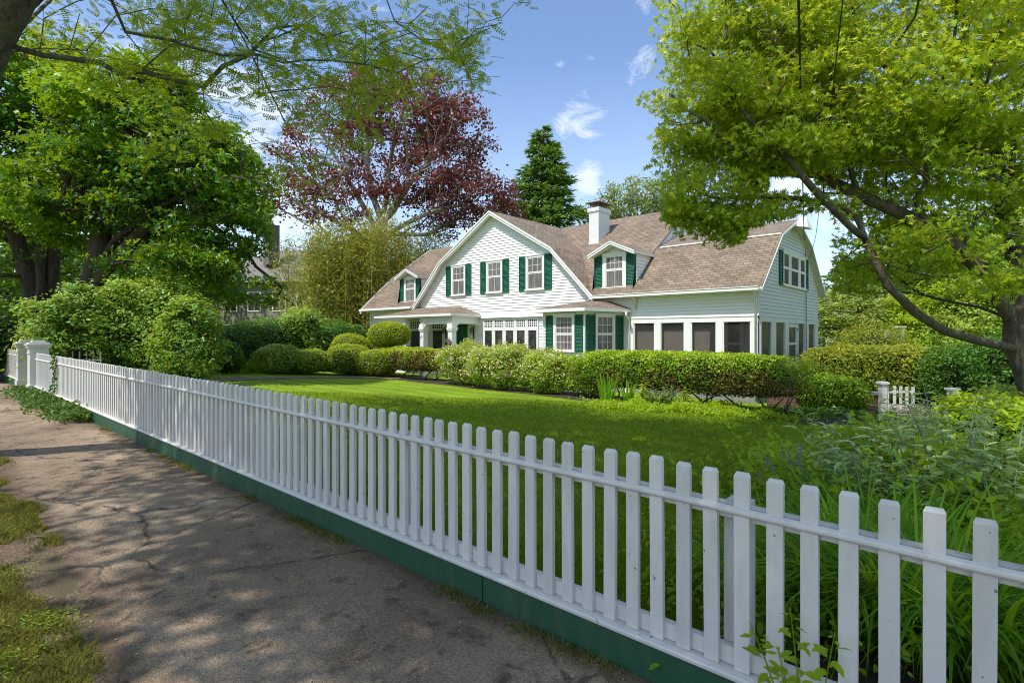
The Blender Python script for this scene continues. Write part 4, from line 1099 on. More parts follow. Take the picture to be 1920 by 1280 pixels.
def gate():
    a = G(1655, 14.4); t = thing('garden_gate', 'small white picket gate on a capped post at the end of the brick wall', 'gate', a)
    U = RT; N = -FW; c = Vector((a.x, a.y, 0)); zt = V(0, 716, 14.4).z; zb = a.z
    mb = MB(); mb.lb(c, U, N, -.075, .075, zb-.05, zt-.05, -.075, .075); mb.lb(c, U, N, -.115, .115, zt-.05, zt, -.115, .115); mb.lb(c, U, N, -.09, .09, zt, zt+.015, -.09, .09); mb.build('post', M['fence'], t)
    mb = MB(); mb.lb(c, U, N, .085, .15, zb+.08, zt-.09, -.03, .03)
    c2 = c; 
    mb.build('stile', M['fence'], t)
    for i in range(4):
        u = .26+i*.165; mb = MB(); mb.lb(c, U, N, u, u+.075, zb+.08+.02*i, zt-.10-.01*i, .02, .04); mb.build('picket', M['fence'], t)
    mb = MB(); mb.lb(c, U, N, .15, .85, zt-.29, zt-.24, -.02, .019); mb.build('rail', M['fence'], t); mb = MB(); mb.lb(c, U, N, .15, .85, zb+.2, zb+.26, -.02, .019); mb.build('rail', M['fence'], t)
gate()
def small_post():
    a = G(1786, 13.2); t = thing('gate_post', 'short white capped post standing in leaves in front of the dark bush', 'gate post', a); zt = V(0, 727, 13.2).z
    c = Vector((a.x, a.y, 0)); mb = MB(); mb.lb(c, RT, -FW, -.08, .08, a.z-.05, zt-.05, -.08, .08); mb.build('shaft', M['fence'], t); mb = MB(); mb.lb(c, RT, -FW, -.115, .115, zt-.05, zt, -.115, .115); mb.build('cap', M['fence'], t)
small_post()
def backfence():
    a = V(1548, 660, 24); t = thing('picket_fence', 'distant white picket fence glimpsed under the white-flowered dogwood', 'fence', (a.x, a.y, ground(a.x, a.y)))
    for i in range(9):
        q = V(1549+3.4*i, 628, 26); mb = MB(); mb.lb(Vector((q.x, q.y, 0)), RT, -FW, -.022, .022, -2.1, -.15, 0, .02); mb.build('picket', M['fence'], t)
    q = V(1547, 628, 26); mb = MB(); mb.lb(Vector((q.x, q.y, 0)), RT, -FW, 0, .86, -.36, -.30, .02, .05); mb.build('rail', M['fence'], t); mb = MB(); mb.lb(Vector((q.x, q.y, 0)), RT, -FW, 0, .86, -.62, -.50, .02, .05); mb.build('rail', M['fence'], t)
    q = V(1583, 628, 26); mb = MB(); mb.lb(Vector((q.x, q.y, 0)), RT, -FW, -.06, .06, -2.1, .28, -.06, .06); mb.lb(Vector((q.x, q.y, 0)), RT, -FW, -.1, .1, .28, .34, -.1, .1); mb.build('post', M['fence'], t)
backfence()
def arbor():
    a = V(1680, 660, 24); t = thing('garden_arbor', 'white garden arbor panel with arched lattice half hidden by shrubs behind the hedge', 'arbor', (a.x, a.y, ground(a.x, a.y)))
    c = Vector((a.x, a.y, 0)); U = RT; N = -FW
    mb = MB(); mb.lb(c, U, N, .22, .34, -2.1, .33, -.06, .06); mb.lb(c, U, N, -.5, -.38, -2.1, .2, -.06, .06); mb.build('post', M['fence'], t)
    mb = MB(); mb.lb(c, U, N, -.1, .40, .33, .40, -.1, .1); mb.lb(c, U, N, -.4, .22, -1.4, -.55, -.01, .01)
    for i in range(7): mb.lb(c, U, N, -.38+i*.09, -.36+i*.09, -.55, .28-.06*abs(i-5), -.012, .012)
    for i in range(6): mb.lb(c, U, N, -.4, .22, -.5+i*.12, -.48+i*.12, -.02, -.012)
    mb.build('lattice', M['fence'], t)
arbor()
def neighbour(name, label, c, w, d, h, rh, wallm, roofm_, wins, yaw=0, chim=None):
    t = thing(name, label, 'house', (c[0], c[1], c[2])); U = Vector((math.cos(yaw), math.sin(yaw), 0)); N = U.cross(UP); c = Vector(c); W = w/2
    mb = MB(); mb.lb(c, U, N, -W, W, 0, h, -d, 0); mb.build('wall', M[wallm], t)
    mb = MB()
    P = lambda u, n, z: c+U*u+N*n+UP*z
    a, b, c_, e = P(-W-.4, .5, h), P(W+.4, .5, h), P(W*.55, -d/2, h+rh), P(-W*.55, -d/2, h+rh); f, g = P(-W-.4, -d-.5, h), P(W+.4, -d-.5, h)
    mb.face([a, b, c_, e], [(0, 0), (w, 0), (w*.8, d/2), (w*.2, d/2)]); mb.face([b, g, c_], [(0, 0), (d, 0), (d/2, d/2)]); mb.face([f, a, e], [(0, 0), (d, 0), (d/2, d/2)]); mb.face([g, f, e, c_], [(0, 0), (w, 0), (w, d/2), (0, d/2)]); mb.face([f, g, b, a])
    mb.build('roof', roofm_, t)
    for (u, z, ww, hh) in wins:
        mb = MB(); q = c+U*u+UP*z
        for (x0, x1, z0, z1) in ((-ww/2-.1, -ww/2, -hh/2-.1, hh/2+.1), (ww/2, ww/2+.1, -hh/2-.1, hh/2+.1), (-ww/2, ww/2, hh/2, hh/2+.1), (-ww/2, ww/2, -hh/2-.1, -hh/2), (-ww/2, ww/2, -.03, .03), (-.02, .02, -hh/2, hh/2)): mb.lb(q, U, N, x0, x1, z0, z1, 0, .06)
        o = mb.build('window', M['white'], t); p = MB(); p.lb(q, U, N, -ww/2, ww/2, -hh/2, hh/2, 0, .03); p.build('pane', M['pane_dark'], o)
    return t
def greyroof():
    m, nt, N, L, b = mat('grey_cedar_roof'); n = tex(nt, 6, 6, .7, coord=objco(nt, (1, 1, 5))); r = ramp(nt, n.outputs[0], [(.3, (.12, .11, .105)), (.7, (.25, .235, .22))]); L.new(r.outputs[0], b.inputs['Base Color']); b.inputs['Roughness'].default_value = .9; return m
M['greyroof'] = greyroof()
nb = V(520, 700, 48); nt_ = neighbour('neighbour_house', 'grey shingled house half hidden behind the bamboo and left-hand trees', (nb.x, nb.y, -2.2), 13, 9, 6.9, 3.6, 'grey', M['greyroof'],
          [(-4.5, 5.2, 1.1, 1.6), (-2.2, 5.2, 1.1, 1.6), (.2, 5.2, 1.1, 1.6), (2.5, 5.2, 1.1, 1.6), (4.6, 5.2, 1.1, 1.6), (-4.5, 2.2, 1.2, 1.8), (-1.8, 2.2, 1.2, 1.8), (1, 2.2, 1.2, 1.8), (3.6, 2.2, 1.2, 1.8)], math.radians(35))
mb = MB(); q = V(509, 470, 50); mb.box(q.x-.6, q.x+.6, q.y-.5, q.y+.5, 6.5, 10.2); mb.build('chimney', M['brick'], nt_)
nb = V(1690, 700, 60); neighbour('neighbour_house', 'pale grey house with low roof far behind the dogwood', (nb.x, nb.y, -2.2), 13, 9, 4.4, 3.2, 'clap_grey_shade', M['greyroof'], [(-3, 3, 1, 1.4), (0, 3, 1, 1.4), (3, 3, 1, 1.4)], math.radians(42))
# flag and pole
def flag():
    b = V(290, 628, 17.4); g = ground(b.x, b.y); t = thing('flagpole', 'white flagpole rising behind the large light green shrub', 'flagpole', (b.x, b.y, g))
    mb = MB(); mb.tube([(b.x, b.y, g), (b.x, b.y, 3.5)], [.05, .032], 10); mb.build('pole', M['flagpole'], t); mb = MB(); mb.tube([(b.x, b.y, 3.5), (b.x, b.y, 3.54), (b.x, b.y, 3.58)], [.02, .06, .02], 8); mb.build('finial', M['copper'], t)
    m, nt, N, L, bb = mat('striped_flag_cloth'); tc = nd(nt, 'ShaderNodeTexCoord'); sp = nd(nt, 'ShaderNodeSeparateXYZ'); L.new(tc.outputs['UV'], sp.inputs[0])
    mu = nd(nt, 'ShaderNodeMath', operation='MULTIPLY'); L.new(sp.outputs['Y'], mu.inputs[0]); mu.inputs[1].default_value = 6.5
    fr = nd(nt, 'ShaderNodeMath', operation='FRACT'); L.new(mu.outputs[0], fr.inputs[0]); gt = nd(nt, 'ShaderNodeMath', operation='GREATER_THAN'); L.new(fr.outputs[0], gt.inputs[0]); gt.inputs[1].default_value = .5
    c = mixc(nt, gt.outputs[0], (.62, .02, .03), (.8, .78, .75)); L.new(c, bb.inputs['Base Color'])
    # canton
    sx = nd(nt, 'ShaderNodeMath', operation='LESS_THAN'); L.new(sp.outputs['X'], sx.inputs[0]); sx.inputs[1].default_value = .4
    sy = nd(nt, 'ShaderNodeMath', operation='GREATER_THAN'); L.new(sp.outputs['Y'], sy.inputs[0]); sy.inputs[1].default_value = .46
    ml = nd(nt, 'ShaderNodeMath', operation='MULTIPLY'); L.new(sx.outputs[0], ml.inputs[0]); L.new(sy.outputs[0], ml.inputs[1]); L.new(mixc(nt, ml.outputs[0], c, (.02, .03, .16)), bb.inputs['Base Color'])
    mb = MB(); p0 = Vector((b.x, b.y, 3.42)); nu, nv = 14, 8
    def pt(i, j):
        u = i/nu; v = j/nv; return p0+RT*(.04+u*.42)+UP*(-u*.58-(1-v)*.42)+FW*(.04*math.sin(u*11)+.03*math.sin(u*17+v*4))
    for i in range(nu):
        for j in range(nv): mb.face([pt(i, j), pt(i+1, j), pt(i+1, j+1), pt(i, j+1)], [(i/nu, j/nv), ((i+1)/nu, j/nv), ((i+1)/nu, (j+1)/nv), (i/nu, (j+1)/nv)])
    o = mb.build('flag', m, None, True); prop(o, 'limp striped red and white flag hanging from the pole among the leaves', 'flag')
flag()
# ================================================================ TREES
def proj(P):
    D = P@np.array([-.6710, .7414, 0]); L_ = P@np.array([.7414, .6710, 0]); D_ = np.where(np.abs(D) < .01, .01, D)
    return 960+F*L_/D_, HZ-F*P[:, 2]/D_, D
def E(px, py, D, rx, ry, rz, w=1):
    v = V(px, py, D); return (v.x, v.y, v.z, rx, ry, rz, w)
# --- right maple
def vv(*a): return [V(*q) for q in a]
b = V(1935, 628, 8.3); b = Vector((b.x, b.y, ground(b.x, b.y)-.05))
trunk = [b]+vv((1950, 760, 8.2), (1930, 690, 8.1), (1912, 640, 8.1), (1905, 560, 8.2), (1908, 470, 8.3), (1890, 380, 8.4), (1860, 260, 8.6), (1820, 120, 8.8), (1790, -60, 8.9), (1770, -300, 9))
limbA = vv((1912, 655, 8.1), (1840, 640, 7.9), (1770, 620, 7.7), (1715, 585, 7.6), (1665, 535, 7.6), (1640, 490, 7.7), (1625, 450, 7.8), (1605, 405, 7.9), (1570, 385, 8.0), (1500, 372, 8.2), (1420, 368, 8.3), (1350, 372, 8.3))
limbA2 = vv((1625, 450, 7.8), (1600, 430, 7.7), (1570, 400, 7.6), (1530, 360, 7.6), (1480, 300, 7.7), (1420, 240, 7.8), (1350, 160, 8))
limbB = vv((1900, 600, 8.15), (1862, 545, 8.0), (1845, 510, 7.9), (1800, 470, 7.8), (1740, 425, 7.9), (1680, 395, 8.1), (1610, 365, 8.3), (1540, 330, 8.6), (1450, 280, 9))
limbC = vv((1905, 470, 8.3), (1860, 330, 8.1), (1800, 250, 8), (1740, 200, 7.9), (1660, 120, 8), (1560, 40, 8.2), (1450, -60, 8.4))
limbD = vv((1890, 380, 8.4), (1905, 250, 8.2), (1960, 120, 8), (2040, 20, 7.8))
limbE = vv((1800, 520, 8.0), (1740, 516, 7.8), (1700, 508, 7.7), (1650, 490, 7.9), (1600, 500, 8.2))
ells = [E(1640, 120, 8.7, 2.6, 2.4, 1.9, 1.2), E(1420, 150, 8.6, 1.5, 1.5, 1.5, 1.2), E(1390, 300, 8.3, 1.1, 1.2, .75, 1.3), E(1300, 235, 8.5, .62, .7, .75, 1), E(1290, 380, 8.1, .42, .5, .33, 5), E(1370, 420, 8.1, .50, .6, .28, 3), E(1440, 390, 8.3, .5, .6, .22, 1.3),
        E(1850, 300, 8.3, 1.6, 1.6, 1.3, 1), E(1830, 452, 6.9, .75, .5, .24, 2.4), E(1890, 520, 6.9, .35, .4, .18, 2.4), E(1600, 330, 8.6, 1.8, 1.5, .75, 1.0), E(1650, -100, 9.2, 2.2, 1.8, .7, .3), E(2000, 100, 8.5, 1.6, 1.6, 1.8, .5), E(1610, 480, 9.6, .65, .8, .65, 1.4), E(1720, 460, 9.3, .9, .9, .6, 1.2), E(1740, 550, 9.8, .9, .8, .35, .9), E(1310, 60, 8.6, .8, .9, .8, 1)]
def maplefilt(P):
    x, y, D = proj(P); ok = np.ones(len(P), bool)
    left = 1212+18*np.sin(y/31)+12*np.sin(y/11)
    ok &= x > left
    ok &= ~((x < 1240) & (y > 325)) & ~((x >= 1240) & (x < 1290) & (y > 425+(x-1240)*.6))
    ok &= ~((x > 1400) & (x < 1560) & (y > 425-(x-1400)*.2))
    ok &= ~((x > 1290) & (x <= 1400) & (y > 472-abs(x-1345)*.4))
    ok &= ~((x > 1440) & (x < 1530) & (y > 330) & (y < 360))
    return ok
make_tree('maple_tree', 'large yellow-green Japanese maple with a long arching limb at the right side of the lawn', 'tree', tuple(b), [trunk, limbA, limbA2, limbB, limbC, limbD, limbE], ells, 660, 190, (.28, .28, .10), .088, T_STAR, 'lf_maple_right', M['bark_maple'],
          0.21, .006, .60, .45, .40, gaps=(.55, -.22), seed=5, filt=maplefilt, sun=.22, seg=.35, bal=.35, svar=.35)
# --- left maples (two multi-stem trees)
def leftfilt(P):
    x, y, D = proj(P)
    edge = np.interp(y, [60, 90, 150, 200, 290, 350, 400, 450, 500, 560, 620], [230, 290, 350, 405, 495, 533, 528, 500, 500, 560, 560])
    return (x < edge+12*np.sin(y/17)) & ~((y > 520) & (x < 500) & (x > 380) & False)
b = G(75, 20)
paths = [[b]+vv((70, 600, 20), (55, 520, 20), (30, 440, 19.8), (5, 370, 19.5), (-30, 250, 19), (-60, 120, 19)),
         vv((70, 600, 20), (78, 540, 19.6), (75, 470, 19.3), (80, 400, 19), (110, 300, 18.7), (130, 180, 18.5)),
         vv((72, 590, 20), (98, 520, 19.8), (103, 440, 19.6), (98, 380, 19.5), (60, 280, 20), (30, 150, 20)), vv((103, 440, 19.6), (120, 380, 19.6), (145, 300, 19.5), (160, 220, 19.5))]
make_tree('broadleaf_tree', 'tall dark green tree with several ivy-covered stems at the far left edge', 'tree', tuple(b), paths,
          [E(0, 200, 19.5, 3.6, 3.4, 3.2), E(120, 190, 19.5, 2.6, 2.6, 2.3), E(40, 360, 19, 3.2, 3.0, 1.3), E(-120, 350, 19.5, 3, 3, 2.5, .6), E(40, 500, 21, 3, 2.5, .7, .5)], 480, 100, (.36, .36, .17), .155, T_MAPLE, 'lf_maple_left', M['bark_dark'],
          .38, .012, .5, .3, .42, gaps=(.32, -.38), seed=21, sun=.25, seg=.7, svar=.35)
b = G(172, 17)
paths = [[b]+vv((165, 560, 17), (180, 500, 17), (190, 440, 17), (215, 350, 17), (240, 250, 17), (250, 150, 17.2)),
         vv((178, 510, 17), (215, 450, 16.7), (280, 400, 16.4), (350, 360, 16.3), (430, 330, 16.2)),
         vv((165, 560, 17), (200, 505, 16.9), (260, 440, 16.6), (300, 400, 16.8), (360, 400, 17), (420, 440, 17.3)),
         vv((190, 440, 17), (160, 380, 17.2), (120, 320, 17.5)), vv((215, 350, 17), (280, 290, 17), (340, 220, 17)), vv((430, 420, 17.1), (480, 500, 17.2), (530, 540, 17.4)),
         vv((430, 330, 16.2), (480, 340, 16.2), (510, 365, 16.2))]
make_tree('broadleaf_tree', 'big rounded dark green tree whose crown sweeps from the left edge toward the red-leaved tree', 'tree', tuple(b), paths,
          [E(250, 250, 17.5, 2.7, 2.6, 2.2, 1.2), E(370, 330, 17.2, 2.2, 2.2, 1.5, 1.3), E(420, 420, 17, 1.6, 1.7, 1.0, 1.3), E(180, 380, 17, 2.4, 2.4, 1.6), E(330, 500, 16.7, 2.2, 1.7, .50, 1.3), E(440, 545, 17.2, 1.4, 1.1, .35, 1.2), E(535, 555, 17.4, .55, .6, .28, 2.5), E(280, 150, 17.5, 1.3, 1.6, .9), E(400, 260, 17.5, 1.3, 1.6, .9)],
          600, 120, (.32, .32, .13), .125, T_MAPLE, 'lf_maple_left', M['bark_dark'], .36, .010, .5, .3, .42, gaps=(.32, -.36), seed=22, filt=leftfilt, sun=.30, seg=.6, svar=.35)
# --- copper beech
b = V(712, 628, 40); b = Vector((b.x, b.y, -2.2))
paths = [[b]+vv((708, 500, 40), (712, 440, 40), (716, 415, 40)), vv((716, 415, 40), (700, 370, 40), (688, 320, 39.7), (688, 260, 39.5), (700, 200, 39.5), (705, 150, 39)),
         vv((716, 415, 40), (735, 395, 39.8), (765, 345, 39.6), (800, 310, 39), (830, 260, 39)), vv((716, 415, 40), (725, 370, 40.2), (728, 320, 40.4), (740, 260, 40.5), (760, 190, 40.5)),
         vv((708, 450, 40), (760, 420, 39.5), (800, 400, 39), (860, 385, 38.5), (930, 395, 38)), vv((708, 470, 40), (660, 430, 39), (600, 400, 38.5), (550, 380, 38)),
         vv((712, 440, 40), (660, 350, 40), (610, 260, 40), (570, 200, 40)), vv((708, 480, 40), (650, 470, 38), (590, 430, 37.5), (540, 400, 37.5)), vv((712, 440, 40), (800, 440, 40.5), (860, 410, 41), (930, 420, 41))]
def beechfilt(P):
    x, y, D = proj(P)
    top = np.interp(x, [480, 520, 600, 680, 740, 800, 870, 915, 930, 950, 1000], [320, 250, 150, 118, 105, 112, 150, 190, 240, 310, 400])
    return (y > top+9*np.sin(x/9)) & (x < 990)
make_tree('beech_tree', 'tall copper beech with dark red leaves and pale limbs left of the house', 'tree', tuple(b), paths,
          [E(760, 210, 40, 5.0, 5, 3.6, 1.3), E(850, 250, 40, 3.2, 3.5, 3.2, 1.3), E(610, 260, 40, 4.2, 4, 4.6, .8), E(880, 370, 39, 4.3, 3.6, 1.9, 1.4), E(940, 395, 38, 2.0, 3, 1.0, 1.2), E(600, 380, 38, 4, 3.5, 2.2, .9), E(780, 340, 39, 5, 4, 1.9, 1.1), E(530, 330, 39, 2.0, 2, 2.8, .7), E(690, 160, 40, 3.4, 3.2, 2.2, 1.0), E(820, 420, 42, 3.4, 3, 1.2, 1.0)],
          960, 44, (.42, .42, .18), .25, T_OVAL, 'lf_beech', M['bark_grey'], .60, .020, .56, .3, .35, gaps=(.20, -.42), seed=9, filt=beechfilt, sun=.2, seg=1.0, bal=.45, droop=.05, svar=.4)
# --- spruce
def conifer(name, label, base, H, R, leafm, n=42, seed=3, size=.34, per=60):
    rng = np.random.default_rng(seed); random.seed(seed); t = thing(name, label, 'tree', tuple(base)); mb = MB(); b = Vector(base)
    mb.tube([b, b+UP*H*.5, b+UP*H], [R*.075, R*.045, .02], 8, False); P = []; Dv = []; T_ = []
    lv = int(H*2.6)
    for i in range(lv):
        f = i/lv; z = H*(.10+.90*f); rr = R*(1-f)**.85*(.85+.25*random.random())+.12
        for k in range(7 if f < .8 else 5):
            a = random.random()*6.283; L_ = rr*(.75+.4*random.random()); d = Vector((math.cos(a), math.sin(a), 0)); p0 = b+UP*z; p2 = p0+d*L_+UP*(-.12*L_+.18*L_*f); p1 = p0.lerp(p2, .5)-UP*.08*L_
            mb.tube([p0, p1, p2], [.03*(1-f)+.012, .018, .006], 4, False)
            m_ = int(per*(L_/R)+10)
            tt = rng.random(m_)**.7; q = np.array(p0)[None]*(1-tt[:, None])+np.array(p2)[None]*tt[:, None]; q[:, 2] -= .3*L_*tt*(1-tt)*.5
            side = np.array([-d.y, d.x, 0]); w = (rng.random(m_)*2-1)*.28*L_*(1-tt*.6)
            q += side[None]*w[:, None]; q[:, 2] -= np.abs(w)*.25+rng.random(m_)*.12; P.append(q); Dv.append(np.array(d)[None]*.8+side[None]*np.sign(w)[:, None]*.5+np.zeros((m_, 3))); T_.append(.25+.35*tt+.2*(rng.random(m_)-.3)+.1*f)
    P = np.concatenate(P); Dv = np.concatenate(Dv); T_ = np.concatenate(T_)
    mb.build('trunk', M['bark_dark'], t); vx = leaf_arrays(P, size, T_SLIM, nup=.7, dirv=norm(Dv), dw=.75, rng=rng)
    leaf_mesh('crown', [(vx, T_SLIM, T_, 0)], [M[leafm]], t); return t
b = V(1018, 628, 46); conifer('spruce_tree', 'tall pointed green spruce standing behind the middle of the house roof', (b.x, b.y, -2.2), 20.2, 7.4, 'lf_spruce', seed=4, size=.60, per=200)
b = V(1545, 628, 52); conifer('conifer_tree', 'small thin conifer standing alone against the sky right of the house', (b.x, b.y, -2.2), 8.3, 1.1, 'lf_spruce', seed=14, size=.30, per=22)
# --- pale tree behind the roof
b = V(1185, 628, 44); b = Vector((b.x, b.y, -2.2))
make_tree('broadleaf_tree', 'pale green airy tree behind the chimney and roof ridge', 'tree', tuple(b), [[b]+vv((1185, 500, 44), (1180, 420, 44), (1185, 360, 44)), vv((1185, 440, 44), (1230, 400, 44), (1260, 360, 44)), vv((1185, 440, 44), (1140, 400, 44), (1120, 380, 44))],
          [E(1190, 378, 44, 3.0, 3, 2.0, 1.2), E(1250, 400, 44, 2.6, 3, 1.8), E(1130, 410, 44, 1.5, 2, 1.3), E(1290, 440, 44, 3, 3, 2)], 230, 46, (.40, .40, .28), .26, T_OVAL, 'lf_pale', M['bark_grey'], .4, .02, .5, .3, .4, seed=31, seg=1.0, svar=.4)
# --- background trees closing the horizon
bgs = [(-200, 26, 11, 5, 'lf_maple_left', 'dark green tree beyond the left frame edge behind the hedge'), (60, 40, 13, 6.5, 'lf_darkshrub', 'dark tree mass behind the multi-stem trees at far left'), (300, 44, 13, 6, 'lf_maple_left', 'green tree behind the flagpole'), (455, 60, 11, 6, 'lf_darkshrub', 'dark green tree left of the grey shingled house'),
       (800, 62, 12, 6, 'lf_darkshrub', 'green tree behind the house roof under the copper beech'), (1330, 50, 12.5, 5, 'lf_pale', 'pale tree behind the right roof ridge, screened by maple leaves'),
       (1640, 40, 8.2, 3.4, 'lf_darkshrub', 'dark evergreen tree behind the arching maple limb'), (1760, 34, 9.5, 4.2, 'lf_darkshrub', 'dense dark tree behind the maple trunk'), (1900, 30, 10, 4.5, 'lf_maple_left', 'green tree behind the right frame edge'), (2050, 26, 11, 5, 'lf_maple_left', 'green tree just beyond the right frame edge'), (1710, 62, 8.8, 4.2, 'lf_pale', 'olive green tree far behind with a rounded pale top'), (1560, 75, 3.8, 3.2, 'lf_dogwood', 'low light green tree on the horizon right of the house')]
for i, (px, D, H, R, lm, lab) in enumerate(bgs):
    b = V(px, 628, D); b = Vector((b.x, b.y, -2.2)); zc = -2.2+H*.62
    make_tree('background_tree', lab, 'tree', tuple(b), [[b, b+UP*H*.4, b+UP*H*.7], [b+UP*H*.35, b+Vector((R*.4, 0, H*.6))], [b+UP*H*.35, b+Vector((-R*.4, .3, H*.6))]], [(b.x, b.y, zc, R, R, H*.38, 1), (b.x+R*.4, b.y, zc-.15*H, R*.7, R*.7, H*.22, 1), (b.x-R*.4, b.y-.3, zc-.1*H, R*.7, R*.7, H*.25, 1)],
              150, 62, (R*.12, R*.12, R*.07), .05+D*.0075, T_OVAL, lm, M['bark_dark'], .3, .02, .5, .35, .45, seed=60+i, seg=1.4, minr=.03, group='background trees beyond the gardens')
# --- street locust overhead (trunk just outside the frame at left)
b = Vector((-8.9, -.55, -1.36))
LT = [b, Vector((-8.6, -.35, .2)), Vector((-8.1, -.05, 1.6)), Vector((-7.3, .35, 2.6)), Vector((-6.3, .75, 3.6)), Vector((-5.2, 1.2, 4.6)), Vector((-4.2, 1.6, 5.8)), Vector((-3.4, 1.9, 7.2))]
LP = [LT, [LT[2], Vector((-9, .6, 3.4)), Vector((-10.5, 1.6, 5.5)), Vector((-11.5, 2.6, 7.5))], [LT[4], Vector((-7.2, 2.2, 5.4)), Vector((-8.2, 3.6, 7)), Vector((-9, 4.6, 8.5))],
      [LT[4]]+vv((330, -160, 4.8), (405, -20, 5.3), (440, 40, 5.7), (480, 95, 6.1), (545, 118, 6.5), (640, 160, 7.2), (700, 215, 7.8)),
      [LT[5]]+vv((600, -330, 5.0), (680, -120, 5.6), (740, 40, 6.2), (790, 75, 6.5), (850, 100, 6.7)),
      [LT[5]]+vv((850, -420, 5.2), (900, -200, 5.8), (880, -20, 6.3), (875, 80, 6.6)),
      vv((440, 40, 5.7), (510, 180, 6.2), (560, 280, 6.8), (600, 360, 7.2)), [LT[3]]+vv((170, -90, 5.0), (235, 60, 5.4), (290, 130, 5.7), (330, 170, 6.0)),
      [LT[6], Vector((-1.5, 2.0, 7.4)), Vector((1.2, 1.5, 8.4)), Vector((3.5, .5, 9))], [LT[6], Vector((-4.5, -.8, 8)), Vector((-4.5, -3, 9))], [LT[7], Vector((-5.5, 3.8, 8.6)), Vector((-7, 5.2, 9.3))], [LT[7], Vector((-2.2, 3.6, 8.6)), Vector((-.6, 4.4, 9.3))]]
rng = np.random.default_rng(77)
def mask_sample(blobs, n, dlo, dhi):
    out = []
    w = np.array([a[2]*a[3]*a[4] for a in blobs], float); w /= w.sum()
    for i in range(n):
        k = rng.choice(len(blobs), p=w); bx, by, rx, ry, _ = blobs[k]; a = rng.random()*6.283; r = math.sqrt(rng.random())
        out.append(tuple(V(bx+rx*r*math.cos(a), by+ry*r*math.sin(a), rng.uniform(dlo, dhi))))
    return np.array(out)
hang = mask_sample([(450, 30, 190, 80, 1), (590, 120, 150, 100, 1.0), (570, 280, 75, 100, .6), (690, 170, 90, 100, .6), (790, 70, 110, 60, 1.2), (865, 120, 50, 80, 1.3), (890, 25, 60, 35, 1), (430, 170, 120, 90, .45), (230, 60, 190, 90, .7), (330, 200, 130, 100, .3), (985, -2, 20, 10, 2)], 270, 5.4, 8.2)
canopy = ell_points([(-5, 1.0, 7.6, 4.5, 2.8, 1.2), (-9, 1.6, 7.4, 3.0, 2.6, 1.2), (-.6, .2, 7.8, 3.6, 2.4, 1.2), (-7, 3.3, 8.0, 3.5, 1.4, .9), (-3.2, 3.5, 8.2, 3.0, 1.3, .9), (-4, -2, 7.2, 5, 2.2, 1.2, 1.6), (-1.5, -2.8, 7.0, 3.5, 1.6, .9, 2)], 720, rng, .2)
def skyclear(P, m=-40):
    x, y, D = proj(P); return (D < .5) | (y < m) | (x < -60) | (x > 2000)
canopy = canopy[skyclear(canopy, -60)]; canopy = canopy[canopy[:, 0] < 2.0]
def make_locust():
    t = thing('locust_tree', 'street locust with a thick limb in the top left corner and feathery hanging branches', 'tree', tuple(b))
    random.seed(77)
    A, par, tips, nm = grow(LP, np.concatenate([hang, canopy]), seg=.28, bal=.28, jit=.22)
    kp = skyclear(A, -20) | np.array([True]*len(A)); mb = MB()
    cp = np.full(len(A), 1.0); nl = 1+sum(max(1, int((q1-q0).length/.28)) for q0, q1 in zip(LT[:-1], LT[1:])); cp[nl:] = .030; x_, y_, D_ = proj(A); cp[nl:][(y_[nl:] < -250)] = .09
    tree_tubes(mb, A, par, tips, .25, .0040, .95, capr=cp)
    mb.build('trunk', M['bark_locust'], t, smooth=True)
    tp = A[tips]; isH = np.zeros(len(tips), bool)
    x, y, D = proj(tp); isH = ~skyclear(tp, -45)
    H = tp[isH]; P, c = clusters(H, 17, (.14, .14, .09), rng, .05)
    tint = .35+.25*rng.random(len(H))[c]+.25*(rng.random(len(P))-.5)
    x, y, D = proj(P); k = ~((x > 925) & (y > 18)) & ~((x > 800) & (y > 175)) & (x < 1000); P = P[k]; tint = tint[k]
    dv = norm(rng.normal(size=(len(P), 3))*np.array([1, 1, .4])-np.array([0, 0, .35]))
    v1 = leaf_arrays(P, .165, T_PINN, nup=.65, dirv=dv, dw=.8, rng=rng)
    # plain oval leaves of the unseen canopy overhead, there for its shade
    C = tp[~isH]; P2, c2 = clusters(C, 85, (.50, .50, .24), rng); k = skyclear(P2, -25); P2 = P2[k]
    v2 = leaf_arrays(P2, .145, T_OVAL, nup=.65, rng=rng)
    leaf_mesh('crown', [(v1, T_PINN, tint, 0), (v2, T_OVAL, .4+.3*rng.random(len(P2)), 0)], [M['lf_locust']], t)
make_locust()
# ================================================================ SHRUBS, HEDGES
def gz(p, h): return Vector((p.x, p.y, ground(p.x, p.y)+h))
def S(px, D, pyt, pyb=None):  # centre z and half height from top / bottom rows
    v = V(px, 628, D); zt = V(px, pyt, D).z; zb = ground(v.x, v.y) if pyb is None else V(px, pyb, D).z
    return Vector((v.x, v.y, (zt+zb)/2)), (zt-zb)/2
c = Vector((-6.6, 14.0, -1.0))
shrub('hedge', 'long dark green yew hedge with flat clipped top in front of the screened porch', 'hedge', c, (3.55, .80, .54), 46000, .066, 'lf_yew', T_OVAL, k=3.6, depth=.26, rough=.07, seed=2, core=.78, grad=.95, tintbase=.36, second=('lf_yewbrown', .62, 1.3), stems=16, stemh=-.5, nsc=.9, holes=.16)
c, h = S(770, 24, 654, 693)
shrub('hedge', 'low olive-green clipped hedge with brown base beside the entrance porch', 'hedge', (-18.9, 14.1, -1.02), (2.45, .65, .50), 22000, .07, 'lf_box', T_OVAL, k=3.2, depth=.25, rough=.08, seed=5, core=.75, grad=.7, tintbase=.42, second=('lf_yewbrown', .85, 1.0), stems=10, stemh=-.4, nsc=.9, holes=.15)
c, h = S(730, 24.5, 603, 652)
